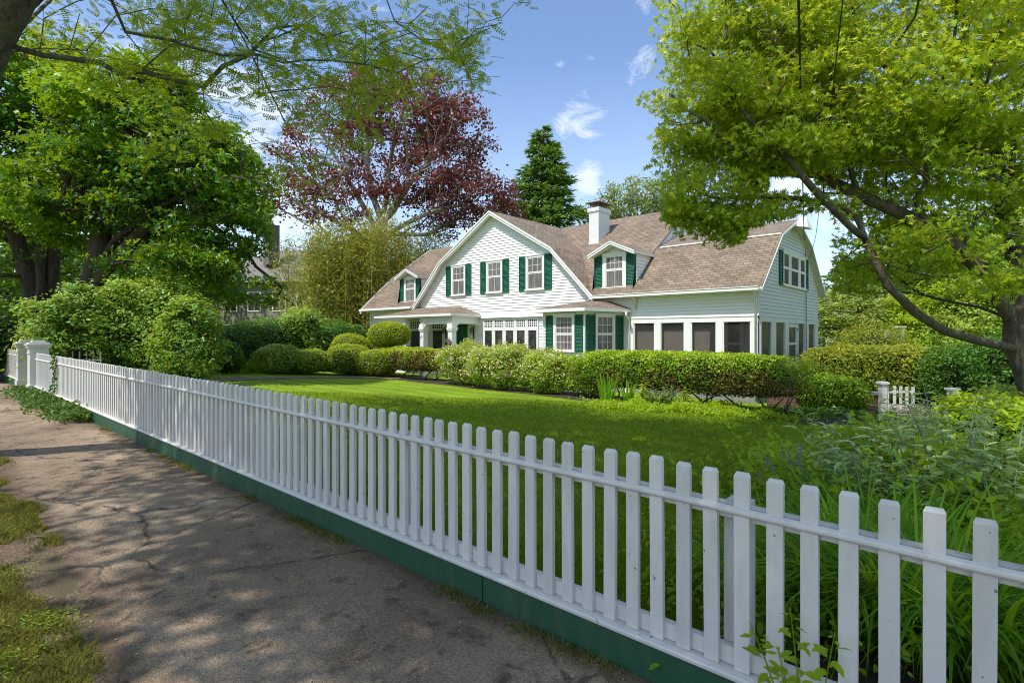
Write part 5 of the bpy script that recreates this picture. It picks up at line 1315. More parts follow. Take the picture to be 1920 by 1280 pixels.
t = shrub('topiary_bush', 'round ball-clipped bright green bush on bare stems left of the entrance', 'bush', c, (.95, .95, .62), 15000, .05, 'lf_box', T_OVAL, k=2.1, depth=.10, rough=.02, seed=6, core=.88, grad=.45, tintbase=.60, stems=9, stemh=-.35, nsc=2)
for i, (px, D, pt, rx, rz_, lab) in enumerate([(655, 25.5, 625, .95, .45, 'cloud-shaped boxwood mound, topmost and farthest left of the group'), (700, 26.5, 632, 1.0, .5, 'boxwood mound directly behind the ball-clipped bush'), (655, 24, 645, 1.1, .62, 'wide low boxwood mound in front of its cloud-shaped neighbours'), (705, 23.6, 655, 1.0, .52, 'small boxwood mound joining the low hedge')]):
    c, h = S(px, D, pt); shrub('boxwood_bush', lab, 'bush', c+UP*0, (rx, rx*.85, h), 11000, .055, 'lf_box', T_OVAL, k=2.6, depth=.14, rough=.07, seed=30+i, core=.86, grad=.7, tintbase=.45, nsc=1.0, second=('lf_yew', .35, .8), group='boxwood mounds left of the entrance')
fl = ('fl_pink', 900, .05, T_OVAL, .35)
for i, (px, D, pt, rx, lab, sc_) in enumerate([(880, 20.2, 643, 1.35, 'pink-flowering rose shrub, left one under the window row', 1), (950, 18.6, 646, 1.35, 'pink-flowering rose shrub, middle one under the window row', 1), (1025, 17.6, 662, 1.15, 'green rose shrub with fewer flowers left of the long hedge', .45)]):
    c, h = S(px, D, pt); shrub('rose_bush', lab, 'bush', c, (rx, .95, h), 15000, .075, 'lf_rose', T_OVAL, k=2.1, depth=.38, rough=.26, seed=40+i, core=.58, grad=.35, tintbase=.50, nsc=.7, flowers=('fl_pink' , int(1500*sc_), .085, T_OVAL, .35), spiky=.18, stems=8, stemh=0, group='flowering shrubs under the windows')
c, h = S(1106, 16.6, 668, 740)
shrub('bush', 'leafy bright green shrub at the left end of the long yew hedge', 'bush', c, (.62, .6, h), 9000, .065, 'lf_rose', T_OVAL, k=2.6, depth=.25, rough=.1, seed=47, core=.75, grad=.5, tintbase=.5, stems=6)
# big lilac shrubs behind the fence
def lumps(rx, ry, rz, n, seed):
    r = random.Random(seed); out = [(0, 0, -.1*rz, rx*.80, ry*.8, rz*.88)]
    for k in range(n):
        a = 6.283*k/n+r.uniform(-.4, .4); q = r.uniform(.40, .62); z = r.uniform(-.55, .62)
        out.append((math.cos(a)*rx*q, math.sin(a)*ry*q, z*rz, rx*r.uniform(.34, .52), ry*r.uniform(.34, .52), rz*r.uniform(.25, .42)))
    return out
def bushtree(label, px, D, pt, rx, ry, natt, per, size, lm, seed, T=T_BROAD, group=None, tb=0, name='bush', cat='bush', zf=.10):
    b = G(px, D); zt = V(px, pt, D).z; h = zt-b.z; r = random.Random(seed)
    P = []
    for k in range(7):
        a = 6.283*k/7+r.uniform(-.3, .3); q = r.uniform(.25, .75)
        P.append([b+Vector((math.cos(a)*.12, math.sin(a)*.12, -.03)), b+Vector((math.cos(a)*rx*q*.4, math.sin(a)*ry*q*.4, h*.35)), b+Vector((math.cos(a)*rx*q, math.sin(a)*ry*q, h*r.uniform(.6, .85)))])
    el = [(b.x, b.y, b.z+h*.50, rx*.85, ry*.85, h*.42, 1.0)]
    for k in range(7):
        a = 6.283*k/7+r.uniform(-.4, .4); el.append((b.x+math.cos(a)*rx*.62, b.y+math.sin(a)*ry*.62, b.z+h*r.uniform(.25, .78), rx*.36, ry*.36, h*.20, .9))
    for k in range(6):
        a = 6.283*r.random(); q = r.uniform(.1, .75); el.append((b.x+math.cos(a)*rx*q, b.y+math.sin(a)*ry*q, b.z+h*(1.0-.25*q*q), rx*.14, ry*.14, h*.20, 9))
    return make_tree(name, label, cat, tuple(b), P, el, natt, per, (.17*size/.1, .17*size/.1, .10*size/.1), size, T, lm, M['twig'], .05, .004, .5, .55, .5, gaps=(1.0, -.22), seed=seed, sun=.30, group=group, seg=.25, trunkname='stem')
for i, a_ in enumerate([('loose green shrub nearest the gate posts, spilling over the fence', 135, 13.6, 580, 1.05), ('loose green shrub behind the fence, second from the gate posts', 205, 14.6, 556, 1.15), ('loose green shrub in front of the flagpole, tallest of its row', 285, 14.8, 546, 1.25), ('loose green shrub at the lawn end of the row behind the fence', 350, 13.6, 592, .85)]):
    bushtree(a_[0], a_[1], a_[2], a_[3], a_[4], a_[4], 240, 80, .10, 'lf_lilac', 50+i, group='loose green shrubs behind the fence', name='lilac_bush')
# dark shrubs beyond the walk
for i, (px, D, pt, rx, lm, lab) in enumerate([(430, 25, 608, 1.8, 'lf_darkshrub', 'dark green clipped shrub behind the lilac row, left part of the dark bank'), (500, 27, 598, 1.9, 'lf_darkshrub', 'dark green flat-topped hedge bush in front of the grey house'), (618, 29, 600, 1.6, 'lf_darkshrub', 'dark shrub between the bamboo and the boxwood mounds'), (650, 33, 608, 2.4, 'lf_darkshrub', 'dark low hedge beneath the bamboo canes'),
                                      (520, 23.5, 648, 1.15, 'lf_dogwood', 'pale yellow-green low shrub beyond the garden walk, left one'), (575, 24, 655, 1.1, 'lf_rose', 'bright green low shrub beyond the garden walk, right one'), (400, 22, 640, 1.3, 'lf_darkshrub', 'dark leafy shrub just left of the lawn beyond the walk')]):
    c, h = S(px, D, pt); shrub('bush', lab, 'bush', c, (rx, rx*.8, h), 12000, .11 if i < 5 else .08, lm, T_OVAL, k=2.4, depth=.34, rough=.18, seed=70+i, core=.70, grad=.6, tintbase=.42, nsc=.5, spiky=.06, group='shrubs beyond the garden walk')
bushtree('light green tall shrub below the bamboo', 572, 27.5, 596, 1.8, 1.4, 260, 60, .15, 'lf_lilac', 93, T_OVAL)
c, h = S(22, 18.5, 588); shrub('hedge', 'dark clipped hedge at the far left behind the white pickets', 'hedge', c, (2.6, .8, h, math.radians(42)), 22000, .075, 'lf_darkshrub', T_OVAL, k=5, depth=.12, rough=.03, seed=81, core=.88, grad=.7, tintbase=.25)
c, h = S(-60, 15, 560); shrub('bush', 'shaded dark bush just outside the left frame edge', 'bush', c, (1.5, 1.5, h), 9000, .11, 'lf_darkshrub', T_OVAL, seed=82, core=.8)
# bamboo
def bamboo(label, px, D, n, w, topy, seed):
    rng = np.random.default_rng(seed); random.seed(seed); b = V(px, 628, D); t = thing('bamboo', label, 'bamboo', (b.x, b.y, ground(b.x, b.y)), 'bamboo clumps beside the house'); mb = MB(); P = []; 
    H = V(0, topy, D).z+2.2
    for i in range(n):
        x = b.x+random.gauss(0, w*.5); y = b.y+random.gauss(0, w*.4); z0 = ground(x, y); h = H*random.uniform(.72, 1.0); ln = Vector((random.uniform(-1, 1), random.uniform(-1, 1), 0))*.9
        p = [Vector((x, y, z0)), Vector((x, y, z0+h*.5))+ln*.12, Vector((x, y, z0+h*.8))+ln*.4, Vector((x, y, z0+h))+ln]
        mb.tube(p, [.03, .026, .016, .005], 5, False)
        m_ = 330; tt = .22+.78*rng.random(m_)**.75
        for k in range(3):
            lo, hi = (0, .5, .8, 1)[k], (0, .5, .8, 1)[k+1]; s = (tt >= lo) & (tt <= hi); u = ((tt[s]-lo)/(hi-lo))[:, None]
            q = np.array(p[k])[None]*(1-u)+np.array(p[k+1])[None]*u + rng.normal(size=(s.sum(), 3))*np.array([.36, .36, .22]); P.append(q)
    P = np.concatenate(P); mb.build('cane', M['bamboo'], t)
    tint = .05+.45*(snoise(P, .45, seed)*.5+.5)+.5*(rng.random(len(P))-.3)+.25*(P[:, 2]-P[:, 2].min())/H
    dv = norm(rng.normal(size=(len(P), 3))*.8-np.array([0, 0, .5]))
    leaf_mesh('foliage', [(leaf_arrays(P, .25, T_SLIM, nup=.3, dirv=dv, dw=.6, rng=rng), T_SLIM, tint, 0)], [M['lf_bamboo']], t)
bamboo('tall yellow-green bamboo clump, left half beside the grey house', 625, 34, 50, 2.0, 425, 1)
bamboo('tall yellow-green bamboo clump, thickest part just left of the roof', 690, 34, 62, 2.0, 395, 2)
bamboo('bamboo tops showing above the left roof slope', 775, 41, 46, 2.6, 430, 3)
bamboo('golden bamboo wisps in front of the grey roof', 540, 42, 10, 1.6, 445, 4)
# right side
c, h = S(1640, 17.5, 648); shrub('hedge', 'broad golden-green hedge to the right of the house corner', 'hedge', c, (2.3, .95, h, math.radians(38)), 30000, .09, 'lf_goldhedge', T_OVAL, k=3.4, depth=.3, rough=.09, seed=90, core=.74, grad=.55, tintbase=.5, nsc=.6, holes=.12, spiky=.05)
c, h = S(1560, 14.6, 700); shrub('bush', 'dark green leafy shrub between the yew hedge and the brick wall', 'bush', c, (.95, .6, h), 11000, .07, 'lf_yew', T_OVAL, seed=91, depth=.35, rough=.15, core=.7, tintbase=.35, grad=.4, stems=5)
def dogwood(px, D, top, rx, seed, lab):
    b = V(px, 628, D); b = Vector((b.x, b.y, -2.2)); zt = V(px, top, D).z
    def ex(tp, rng_):
        P, c = clusters(tp, 13, (.42, .42, .05), rng_); P[:, 2] += .14
        return [(leaf_arrays(P, .24, T_OVAL, nup=.93, rng=rng_), T_OVAL, rng_.random(len(P)), 1)]
    ex.mats = ['fl_white']
    make_tree('dogwood_tree', lab, 'tree', tuple(b), [[b, b+UP*1.2, b+UP*2.4]], [(b.x, b.y, (zt-2.0)/2+.5, rx, rx, (zt+1.6)/2, 1)], 150, 80, (.42, .42, .10), .15, T_OVAL, 'lf_dogwood', M['bark_maple'], .13, .01, .5, .45, .7, seed=seed, extraleaf=ex, seg=.6, group='dogwoods in white bloom right of the house')
dogwood(1585, 27, 545, 1.9, 101, 'dogwood covered in white blossom, nearest the house corner'); dogwood(1665, 30, 562, 1.7, 102, 'dogwood with white blossom under the arching maple limb')
for i, (px, D, pt, rx, lm, sz, lab) in enumerate([(1640, 22, 606, 1.5, 'lf_goldhedge', .08, 'feathery olive shrub in front of the dogwoods'), (1720, 20, 655, 1.1, 'lf_rose', .08, 'mixed green flower-bed shrub right of the golden hedge'),
                                      (1828, 15.5, 643, 1.25, 'lf_darkshrub', .085, 'rounded very dark green bush left of the maple trunk'), (1750, 17, 672, 1.0, 'lf_darkshrub', .08, 'dark shrub behind the open white gate'), (1890, 10.5, 730, .8, 'lf_rose', .08, 'green shrub at the foot of the maple trunk'), (1960, 14, 600, 1.8, 'lf_darkshrub', .11, 'dark shrub right of the maple trunk'), (1700, 26, 600, 1.6, 'lf_maple_left', .12, 'green conical shrub behind the garden arbor')]):
    c, h = S(px, D, pt); shrub('bush', lab, 'bush', c, (rx, rx*.9, h), 12000 if rx > 1 else 8000, sz, lm, T_OVAL, k=2.2, depth=.38, rough=.22, seed=110+i, core=.62, grad=.55, tintbase=.46, nsc=.55, spiky=.08, group='shrubs around the side garden')
bushtree('tall bright green shrub behind the maple limb', 1765, 24, 560, 2.3, 2.0, 260, 70, .15, 'lf_lime', 94, T_OVAL)
bushtree('light green shrub behind the maple trunk', 1855, 22, 545, 2.3, 2.0, 240, 70, .15, 'lf_dogwood', 95, T_OVAL)
c, h = S(1722, 18.5, 668); shrub('bush', 'pale cream-flowered low shrub beside the golden hedge', 'bush', c, (.8, .7, h), 6000, .08, 'lf_dogwood', T_OVAL, seed=130, flowers=('fl_white', 500, .09, T_OVAL, .5), core=.7)
c, h = S(1757, 16.5, 664); shrub('flower_clump', 'small clump of yellow flowers beside the dark rounded bush', 'flowers', c, (.4, .35, h), 3000, .07, 'lf_rose', T_OVAL, seed=131, flowers=('fl_yellow', 120, .07, T_OVAL, .8), core=.7)
# --- herbaceous plants
def stems_plant(name, label, cat, base, n, H, spread, leaf, T, lsize, pairs, leafm, stemm=None, seed=1, lean=.25, group=None, droopleaf=.25, start=.15, top=None, tint0=.45, stemr=.006, taper=.5, flower=None, leanv=None):
    rng = np.random.default_rng(seed); random.seed(seed); b = Vector(base); t = thing(name, label, cat, tuple(b), group); mb = MB(); P = []; D_ = []; Sz = []; Ti = []; FP = []
    for i in range(n):
        a = random.random()*6.283; r = spread*math.sqrt(random.random()); o = Vector((math.cos(a)*r, math.sin(a)*r, 0)); p0 = b+o*.35; p0.z = ground(p0.x, p0.y)
        h = H*random.uniform(.65, 1.0)*(1-.35*(r/spread)**2); p3 = p0+o*.75+Vector((random.gauss(0, lean*h*.4), random.gauss(0, lean*h*.4), h))
        if leanv: p3 += Vector(leanv)*h
        p1 = p0.lerp(p3, .35)+UP*.06*h-o*.08; p2 = p0.lerp(p3, .7)+UP*.05*h-o*.05
        pts = [p0, p1, p2, p3]; mb.tube(pts, [stemr*1.6, stemr*1.2, stemr, stemr*.6], 4, False)
        for k in range(pairs):
            f = start+(1-start)*(k+.3)/pairs; seg = min(2, int(f*3)); u = f*3-seg; q = pts[seg].lerp(pts[seg+1], min(1, u)); ang = k*1.571+random.uniform(-.4, .4)+i
            for s_ in (0, math.pi):
                d = Vector((math.cos(ang+s_), math.sin(ang+s_), random.uniform(.1, .55)-droopleaf)); P.append(tuple(q+d*.01)); D_.append(tuple(d)); Sz.append(lsize*(1-taper*abs(f-.55))*random.uniform(.75, 1.15)*(1 if f < .9 else .65)); Ti.append(tint0+.3*(f-.5)+.3*(random.random()-.5))
        if flower:
            for k in range(flower[1]):
                FP.append(tuple(p3.lerp(p2, random.random()*.9*flower[3])+Vector((random.gauss(0, .014), random.gauss(0, .014), random.gauss(0, .01)))))
    P = np.array(P); D_ = norm(np.array(D_)); vx = leaf_arrays(P, np.array(Sz), T, nup=.72, dirv=D_, dw=.90, rng=rng)
    sets = [(vx, T, np.array(Ti), 0)]; mats = [M[leafm]]
    if flower: FPa = np.array(FP); sets.append((leaf_arrays(FPa, flower[2], T_OVAL, nup=.4, rng=rng), T_OVAL, rng.random(len(FPa)), 1)); mats.append(M[flower[0]])
    leaf_mesh('foliage', sets, mats, t); mb.build('stem', stemm or M['twig'], t); return t
# buddleia in the foreground
GS = leafmat('soft_grey_green_stem', [(.22, .27, .17), (.3, .36, .24), (.4, .46, .32)], .1); M['gstem'] = GS
p = G(1790, 4.9); stems_plant('butterfly_bush', 'big grey-green butterfly bush with long pointed leaves behind the right end of the fence', 'bush', p, 75, 1.26, 1.30, None, T_LANCE, .185, 9, 'lf_budd', GS, 201, .16, droopleaf=-.05, start=.25, tint0=.50, stemr=.005, taper=.45)
p = G(1880, 3.9); stems_plant('butterfly_bush', 'smaller grey-green butterfly bush right against the fence at the right frame edge', 'bush', p, 22, 1.05, .60, None, T_LANCE, .15, 8, 'lf_budd', GS, 202, .16, droopleaf=-.05, start=.2, tint0=.45, stemr=.005)
p = G(1700, 4.3); stems_plant('butterfly_bush', 'lower grey-green butterfly bush on the lawn side of the biggest one', 'bush', p, 34, .98, .75, None, T_LANCE, .16, 8, 'lf_budd', GS, 207, .18, droopleaf=-.05, start=.2, tint0=.5, stemr=.004)
c, h = S(1650, 6.6, 800); shrub('bush', 'low yellow-green airy shrub between the lawn and the butterfly bush', 'bush', c, (.62, .7, h), 7000, .055, 'lf_rose', T_OVAL, seed=203, depth=.5, rough=.2, core=.45, tintbase=.55, spiky=.25, nsc=1.2, stems=8)
c, h = S(1885, 7.2, 745); shrub('bush', 'lime green leafy shrub behind the butterfly bush', 'bush', c, (.95, .8, h), 9000, .085, 'lf_lime', T_OVAL, seed=204, depth=.5, rough=.2, core=.5, tintbase=.5, spiky=.2, nsc=.9, stems=8)
p = G(1515, 4.4); stems_plant('catmint', 'catmint with small purple flower spikes at the lawn edge behind the fence', 'flowers', p, 14, .78, .32, None, T_BROAD, .06, 6, 'lf_ivy', GS, 205, .35, start=.1, stemr=.003, flower=('fl_purple', 26, .020, .85), tint0=.6)
p = G(1600, 4.3); stems_plant('catmint', 'leafy catmint without open flowers right of the purple one', 'flowers', p, 16, .75, .45, None, T_BROAD, .075, 7, 'lf_lilac', GS, 206, .35, start=.1, stemr=.003)
# arching strap leaves (daylily clumps)
def strap(name, label, cat, base, n, L_, spread, w, leafm, seed, up=1.0, group=None, tint0=.45, segs=6, arch=1.0):
    rng = np.random.default_rng(seed); b = Vector(base); t = thing(name, label, cat, tuple(b), group)
    a = rng.random(n)*6.283; r = spread*.35*np.sqrt(rng.random(n)); x0 = b.x+np.cos(a)*r; y0 = b.y+np.sin(a)*r; a = a+rng.normal(size=n)*.5
    L2 = L_*(.6+.5*rng.random(n)); bend = arch*(.35+.9*rng.random(n)); th0 = (math.pi/2-.12-.35*rng.random(n)*arch)*up
    vs = []; 
    side = np.stack([-np.sin(a), np.cos(a), np.zeros(n)], 1); dr = np.stack([np.cos(a), np.sin(a), np.zeros(n)], 1)
    z0 = np.array([ground(x, y) for x, y in zip(x0, y0)]); p = np.stack([x0, y0, z0], 1); th = th0.copy(); pts = []
    for k in range(segs+1):
        f = k/segs; ww = w*(1-.25*f) if f < .6 else w*(.85*(1-f)/.4+.02)
        pts.append((p-side*ww/2, p+side*ww/2)); p = p+(dr*np.cos(th)[:, None]+np.array([0, 0, 1])*np.sin(th)[:, None])*(L2/segs)[:, None]; th = th-bend/segs*(1+1.6*f)
    V_ = np.stack([q for pr in pts for q in pr], 1).reshape(-1, 3)
    T = (np.zeros((2*(segs+1), 3)), [(2*k, 2*k+1, 2*k+3, 2*k+2) for k in range(segs)])
    leaf_mesh('foliage', [(V_, T, tint0+.5*(rng.random(n)-.5), 0)], [M[leafm]], t); return t
labs = ['strap-leaved daylily clump directly behind the fence, left end of the row', 'daylily clump behind the fence, second from the lawn', 'tall arching daylily clump in the middle of the row behind the fence', 'dense daylily clump behind the fence, second from the right end', 'daylily clump at the right end behind the fence near the frame edge']
for i, (px, D, n, L_) in enumerate([(1480, 2.9, 170, .72), (1590, 2.75, 260, .85), (1700, 2.6, 300, .9), (1800, 2.45, 300, .88), (1900, 2.3, 240, .85)]):
    strap('daylily', labs[i], 'plant', G(px, D), n, L_, .75, .017, 'lf_daylily', 300+i, group='daylilies behind the fence', arch=1.5)
strap('daylily', 'looser grassy daylily clump farther back beside the catmint', 'plant', G(1620, 3.6), 260, .8, .8, .014, 'lf_daylily', 310, group='daylilies behind the fence', arch=1.6)
strap('daylily', 'grassy clump in front of the butterfly bush', 'plant', G(1760, 3.5), 260, .8, .8, .014, 'lf_daylily', 311, group='daylilies behind the fence', arch=1.6)
strap('iris', 'upright sword-leaved iris clump at the left end of the yew hedge', 'plant', G(1138, 14.6), 60, .95, .5, .035, 'lf_daylily', 320, arch=.25, tint0=.55)
strap('iris', 'thin upright iris clump in front of the yew hedge', 'plant', G(1178, 14.2), 30, .75, .35, .03, 'lf_daylily', 321, arch=.3, tint0=.5)
strap('ornamental_grass', 'fine grass tuft beyond the garden walk, left one', 'plant', G(492, 23), 160, .8, 1.2, .02, 'lf_daylily', 322, arch=.6, tint0=.5)
strap('ornamental_grass', 'fine grass tuft beyond the garden walk in front of the dark bank', 'plant', G(452, 22.5), 160, .7, 1.3, .02, 'lf_daylily', 323, arch=.6, tint0=.4)
LSTEM = M['lf_rose']
p = G(1195, 14.0); stems_plant('lily_plant', 'leafy lily stems in front of the hedge beside the iris', 'plant', p, 7, .85, .3, None, T_BROAD, .15, 9, 'lf_rose', LSTEM, 330, .1, start=.2, tint0=.6)
p = G(1240, 13.6); stems_plant('peony', 'greyish-green bushy plant in front of the middle of the hedge', 'plant', p, 30, .75, .55, None, T_BROAD, .10, 7, 'lf_pale', LSTEM, 331, .2, start=.15, tint0=.45)
p = G(1287, 13.8); stems_plant('lily_plant', 'single leafy lily stem in front of the hedge, right one', 'plant', p, 4, .75, .2, None, T_BROAD, .15, 9, 'lf_rose', LSTEM, 332, .1, start=.2, tint0=.7)
def groundcover(label, pts, n, leafm, size, hgt, seed, T=T_OVAL, name='ground_cover', tint0=.5, lump=True):
    rng = np.random.default_rng(seed); A = np.array([(p.x, p.y) for p in pts]); k = rng.integers(0, len(A), n); w = np.array([q for q in (pts_w[label] if label in pts_w else [.5]*len(A))])
    xy = A[k]+rng.normal(size=(n, 2))*w[k][:, None]; P = np.column_stack([xy, np.zeros(n)]); nz = snoise(P, .9, seed)*.5+.5
    z = np.array([ground(x, y) for x, y in xy]); P[:, 2] = z+hgt*nz*rng.random(n)**.6+.01
    o = leaf_mesh(name, [(leaf_arrays(P, size, T, nup=.5, rng=rng), T, tint0+.4*(rng.random(n)-.5)+.2*(nz-.5), 0)], [M[leafm]], None); prop(o, label, 'ground cover', kind='stuff'); return o
pts_w = {}
groundcover('bright lime ground cover leaves along the foot of the yew hedge', [XYv for XYv in [G(1150+22*i, 13.6-.05*i) for i in range(14)]], 14000, 'lf_lime', .07, .28, 401, tint0=.45)
pts_w['ivy and weeds spreading at the foot of the fence near the gate posts'] = [.15]*12
groundcover('ivy and weeds spreading at the foot of the fence near the gate posts', [Vector((*(fp(s)+FN*.18).xy, 0)) for s in np.linspace(10.6, 16.4, 12)], 4600, 'lf_ivy', .075, .28, 402, T_BROAD, 'ivy', .6)
pts_w['dark low plants in the bed under the brick wall'] = [.4]*6
groundcover('dark low plants in the bed under the brick wall', [G(1400+40*i, 13.6) for i in range(6)], 5000, 'lf_darkshrub', .07, .2, 403)
pts_w['tangle of low green leaves under the daylilies'] = [.4]*7
groundcover('tangle of low green leaves under the daylilies', [G(1480+70*i, 2.9+.2*i) for i in range(7)], 9000, 'lf_lime', .05, .42, 404, T_BROAD, tint0=.25)
pts_w['mixed green leaves below the butterfly bush'] = [.5]*6
groundcover('mixed green leaves below the butterfly bush', [G(1600+60*i, 4.8) for i in range(6)], 16000, 'lf_lime', .07, .85, 405, T_BROAD, tint0=.35)
# ivy strand climbing the fence
def strand():
    rng = np.random.default_rng(9); random.seed(9); pts = [fp(13.35)+FN*.05+UP*(-1.3+.16*i)+FD*(.05*math.sin(i*1.3)) for i in range(6)]+[fp(13.3)+FN*.05+UP*-.46+FD*.1]
    o = thing('ivy_strand', 'thin ivy strand climbing the white pickets near the gate posts', 'ivy', tuple(pts[0])); mb = MB(); mb.tube(pts, .006, 4); mb.build('stem', M['twig'], o)
    P = np.array([tuple(pts[random.randrange(7)].lerp(pts[random.randrange(7)], .1)+Vector((random.gauss(0, .06), random.gauss(0, .02)-.02, random.gauss(0, .06)))) for _ in range(110)])
    leaf_mesh('foliage', [(leaf_arrays(P, .07, T_BROAD, nup=.2, rng=rng), T_BROAD, rng.random(len(P))*.7, 0)], [M['lf_ivy']], o)
strand()
# sapling in front of the fence
p = fp(.42)+FN*.10; p.z = -1.43
stems_plant('sapling', 'young bright-green leafy sapling growing against the front of the fence', 'sapling', p, 5, .62, .12, None, T_BROAD, .062, 8, 'lf_lime', M['lf_lime'], 501, .25, start=.25, tint0=.35, stemr=.0025, droopleaf=.35)
# ================================================================ GRASS
def grass(label, sampler, n, leafm, h, w, seed, T=None, name='grass'):
    rng = np.random.default_rng(seed); xy = sampler(rng, n); n = len(xy); z = np.array([ground(x, y) for x, y in xy])
    P = np.column_stack([xy, z]); a = rng.random(n)*6.283; s = np.stack([np.cos(a), np.sin(a), np.zeros(n)], 1); hh = h*(.5+.8*rng.random(n)) if np.ndim(h) == 0 else h[:n]
    D = np.abs(P@np.array([-.671, .7414, 0])); ww = w*np.maximum(1, D/4.5)
    ln = rng.normal(size=(n, 3))*np.array([.5, .5, 0]); tip = P+np.array([0, 0, 1])*hh[:, None]+ln*hh[:, None]; mid = P+np.array([0, 0, .55])*hh[:, None]+ln*hh[:, None]*.25
    V_ = np.stack([P-s*ww[:, None]/2, P+s*ww[:, None]/2, mid+s*ww[:, None]*.4, tip, mid-s*ww[:, None]*.4], 1).reshape(-1, 3)
    Tm = (np.zeros((5, 3)), [(0, 1, 2, 3, 4)]); nz = snoise(P, .35, seed)
    o = leaf_mesh(name, [(V_, Tm, .42+.22*nz+.4*(rng.random(n)-.5), 0)], [M[leafm]], None); prop(o, label, 'grass', kind='stuff'); return o
def lawn_s(rng, n):
    D = 2.2+12.5*rng.random(n)**2.1; px = 250+1500*rng.random(n); lat = (px-960)/F*D
    x = .7414*lat-.671*D; y = .671*lat+.7414*D; k = (y > 2.14+.0217*x) & (y < 13.1) & ~((x > -.9) & (y < 3.2)); 
    wk = [(-16.1, 2.0), (-18.4, 4.6), (-19.9, 7.6), (-20.3, 10.5), (-19.6, 13), (-18.9, 15.4)]; wx = np.interp(y, [q[1] for q in wk], [q[0] for q in wk]); k &= np.abs(x-wx) > .7
    return np.column_stack([x, y])[k]
grass('short mown lawn grass between the fence and the house beds', lawn_s, 260000, 'lf_grass', .045, .0042, 601)
def verge_s(rng, n):
    x = -9+7.5*rng.random(n); y = -1.2+1.85*rng.random(n); P = np.column_stack([x, y, np.zeros(n)]); e = .54+.07*np.sin(x*2.1)+.05*np.sin(x*5.3+1)+.03*np.sin(x*11+2)
    nz = snoise(P, .8, 5); nz2 = snoise(P, 2.2, 6); k = (y < e+.06*nz2) & (nz*.6+nz2*.5+.55*rng.random(n)-.7*np.clip((y-e+.25)/.25, 0, 1) > -.28)
    return P[k][:, :2]
grass('patchy rough grass on the verge at the lower left', verge_s, 260000, 'lf_drygrass', .042, .0040, 602)
def edge_s(rng, n):
    s = -1+17*rng.random(n); q = .01+np.abs(rng.normal(size=n))*.05; nz = snoise(np.column_stack([s, q, q]), .5, 8); nz2 = snoise(np.column_stack([s, q, q]), 1.6, 18); k = nz+nz2*.8 > .30
    s, q = s[k], q[k]; return np.column_stack([F0.x+FD.x*s+FN.x*(.04+q), F0.y+FD.y*s+FN.y*(.04+q)])
grass('little tufts of grass and moss where the path meets the fence board', edge_s, 16000, 'lf_drygrass', .028, .004, 603)
def verge_weeds():
    rng = np.random.default_rng(12); C = [(-3.45, .38), (-3.1, .20), (-4.3, .30), (-3.9, -.1), (-2.9, .05), (-5.3, .35)]; k = rng.integers(0, len(C), 2200); xy = np.array(C)[k]+rng.normal(size=(2200, 2))*.085
    P = np.column_stack([xy, np.full(2200, -1.415)+rng.random(2200)*.045]); o = leaf_mesh('clover', [(leaf_arrays(P, .018, T_BROAD, nup=.8, rng=rng), T_BROAD, .1+.6*rng.random(2200), 0)], [M['lf_rose']], None); prop(o, 'bright green clover patches in the rough verge grass', 'clover', kind='stuff')
verge_weeds()
def litter():
    rng = np.random.default_rng(15); n = 5200; x = -7.5+7.5*rng.random(n); x = np.where(rng.random(n) < .3, -15+8*rng.random(n), x); y = .55+1.5*rng.random(n); k = snoise(np.column_stack([x, y, y]), .5, 3)+.8*rng.random(n) > .15; x, y = x[k], y[k]
    z = np.array([ground(a, c_) for a, c_ in zip(x, y)])+.013; P = np.column_stack([x, y, z]); sz = .006+.012*rng.random(len(x))**2
    o = leaf_mesh('leaf_litter', [(leaf_arrays(P, sz, T_OVAL, nup=.97, rng=rng), T_OVAL, rng.random(len(x)), 0)], [M['litter']], None); prop(o, 'tiny fallen petals and leaf scraps scattered on the asphalt path', 'litter', kind='stuff')
litter()
# a stone on the path by the fence
def stone(label, x, y, r, seed):
    random.seed(seed); mb = MB(); n = 8; rings = []
    for iv in range(1, 5):
        ph = math.pi*iv/5
        for iu in range(n):
            th = 6.283*iu/n; q = r*(1+.25*random.uniform(-1, 1)); mb.v.append((x+q*math.sin(ph)*math.cos(th), y+q*.8*math.sin(ph)*math.sin(th), ground(x, y)+.01+r*.55+q*.6*math.cos(ph)))
    for iv in range(3):
        for iu in range(n): mb.f.append((iv*n+iu, (iv+1)*n+iu, (iv+1)*n+(iu+1) % n, iv*n+(iu+1) % n)); mb.mi.append(0)
    mb.f.append(tuple(range(n))); mb.mi.append(0); mb.f.append(tuple(range(3*n, 4*n))[::-1]); mb.mi.append(0)
    prop(mb.build('stone', M['mulch'], None, True), label, 'stone')
q = G(279, 846); p = V(279, 628, 6.6); stone('small dark round stone lying on the path edge near the fence', p.x, p.y, .035, 4)
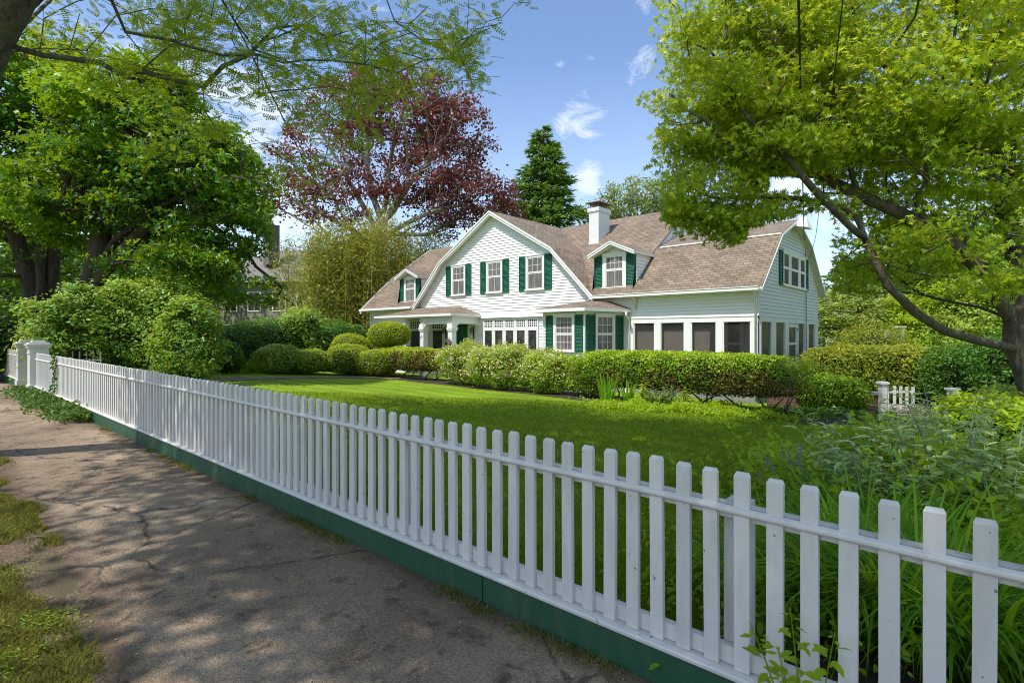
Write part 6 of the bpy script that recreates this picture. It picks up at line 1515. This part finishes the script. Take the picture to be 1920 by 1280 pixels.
# ================================================================ LIGHT, SKY, CAMERA
sd = Vector((-.03, -.53, .848)).normalized()
el = math.asin(sd.z); az = math.atan2(sd.x, sd.y)
sun = bpy.data.lights.new('sun', 'SUN'); sun.energy = SUN_E; sun.angle = math.radians(.53); sun.color = (1, .95, .87)
so = bpy.data.objects.new('sun', sun); COL.objects.link(so); so.rotation_euler = (-sd).to_track_quat('-Z', 'Y').to_euler()
w = bpy.data.worlds.new('World'); SC.world = w; w.use_nodes = True; nt = w.node_tree; N = nt.nodes; L = nt.links; bg = N['Background']
sky = N.new('ShaderNodeTexSky'); sky.sky_type = 'NISHITA'; sky.sun_disc = False; sky.sun_elevation = el; sky.sun_rotation = az; sky.ozone_density = 2.2; sky.air_density = 1.0; sky.dust_density = .6
tc = N.new('ShaderNodeTexCoord'); gen = tc.outputs['Generated']
def cloud_blob(d, rad, soft):
    vd = nd(nt, 'ShaderNodeVectorMath', operation='DISTANCE'); L.new(gen, vd.inputs[0]); vd.inputs[1].default_value = tuple(Vector(d).normalized()); r = ramp(nt, vd.outputs['Value'], [(rad*(1-soft), 1), (rad, 0)]); return r.outputs[0]
nz = tex(nt, 11, 12, .68, .8, gen); mp = nd(nt, 'ShaderNodeMapping'); L.new(gen, mp.inputs[0]); mp.inputs['Scale'].default_value = (1, 1, 2.2); L.new(mp.outputs[0], nz.inputs['Vector'])
tot = None
for (px, py, rad, k) in [(1085, 215, .095, .84), (1210, 110, .070, .84), (1105, 105, .030, .8), (1052, 120, .022, .7), (1105, 340, .060, 1.15), (1500, 340, .11, 1.1), (1560, 400, .12, .9), (430, 200, .30, .9), (520, 380, .22, .9), (330, 330, .25, .9), (880, 430, .10, .8), (1570, 480, .10, .6), (1215, 15, .03, .6), (700, 90, .15, .45)]:
    d = V(px, py, 1.0); r = cloud_blob(d, rad, .85); m1 = nd(nt, 'ShaderNodeMath', operation='MULTIPLY'); L.new(r, m1.inputs[0]); m1.inputs[1].default_value = k
    if tot is None: tot = m1.outputs[0]
    else:
        mx = nd(nt, 'ShaderNodeMath', operation='MAXIMUM'); L.new(tot, mx.inputs[0]); L.new(m1.outputs[0], mx.inputs[1]); tot = mx.outputs[0]
for d, rad, k in ((Vector((.67, -.74, .45)), .55, 1.2), (Vector((.9, .1, .75)), .3, 1.0)):  # clouds out of view, added to make the blue ambient light more neutral
    r = cloud_blob(d, rad, .5); m1 = nd(nt, 'ShaderNodeMath', operation='MULTIPLY'); L.new(r, m1.inputs[0]); m1.inputs[1].default_value = k
    mx = nd(nt, 'ShaderNodeMath', operation='MAXIMUM'); L.new(tot, mx.inputs[0]); L.new(m1.outputs[0], mx.inputs[1]); tot = mx.outputs[0]
sb = nd(nt, 'ShaderNodeMath', operation='MULTIPLY_ADD'); L.new(nz.outputs[0], sb.inputs[0]); sb.inputs[2].default_value = -1.22; sb.inputs[1].default_value = 1.7
ad = nd(nt, 'ShaderNodeMath', operation='MULTIPLY_ADD'); L.new(sb.outputs[0], ad.inputs[2]); L.new(tot, ad.inputs[0]); ad.inputs[1].default_value = .60
cr = ramp(nt, ad.outputs[0], [(-.0, 0), (.62, .80)])
sp = nd(nt, 'ShaderNodeSeparateXYZ'); L.new(gen, sp.inputs[0]); hz = ramp(nt, sp.outputs['Z'], [(.0, .5), (.45, .0)])
base = mixc(nt, 1, sky.outputs[0], SKY_TINT, 'MULTIPLY')
base = mixc(nt, hz.outputs[0], base, (6.2*SKY_K, 7.0*SKY_K, 8.2*SKY_K))
c = mixc(nt, cr.outputs[0], base, (9.5*SKY_K, 9.6*SKY_K, 9.9*SKY_K))
L.new(c, bg.inputs[0]); bg.inputs[1].default_value = SKY_S
cam = bpy.data.cameras.new('camera'); co = bpy.data.objects.new('camera', cam); COL.objects.link(co)
co.matrix_world = Matrix((( RT.x, 0, -FW.x, 0), (RT.y, 0, -FW.y, 0), (0, 1, 0, 0), (0, 0, 0, 1)))
cam.sensor_width = 36; cam.lens = 36*F/1920; cam.shift_y = (HZ-640)/1920.0; cam.clip_start = .05; cam.clip_end = 2000
SC.camera = co
for o in list(SC.objects):
    if o.parent is None: o.location.z += 1.43
SC.view_settings.view_transform = 'Standard'; SC.view_settings.look = 'None'; SC.view_settings.exposure = 0
SC.cycles.max_bounces = 6; SC.cycles.transparent_max_bounces = 12; SC.cycles.use_denoising = True; SC.cycles.denoising_prefilter = 'NONE'; SC.cycles.denoising_input_passes = 'RGB_ALBEDO_NORMAL'
SC.cycles.diffuse_bounces = 3; SC.cycles.transmission_bounces = 4; SC.cycles.glossy_bounces = 3
SC.render.film_transparent = False; SC.cycles.filter_width = 1.0; SC.cycles.sample_clamp_indirect = 4; SC.cycles.caustics_reflective = False; SC.cycles.caustics_refractive = False
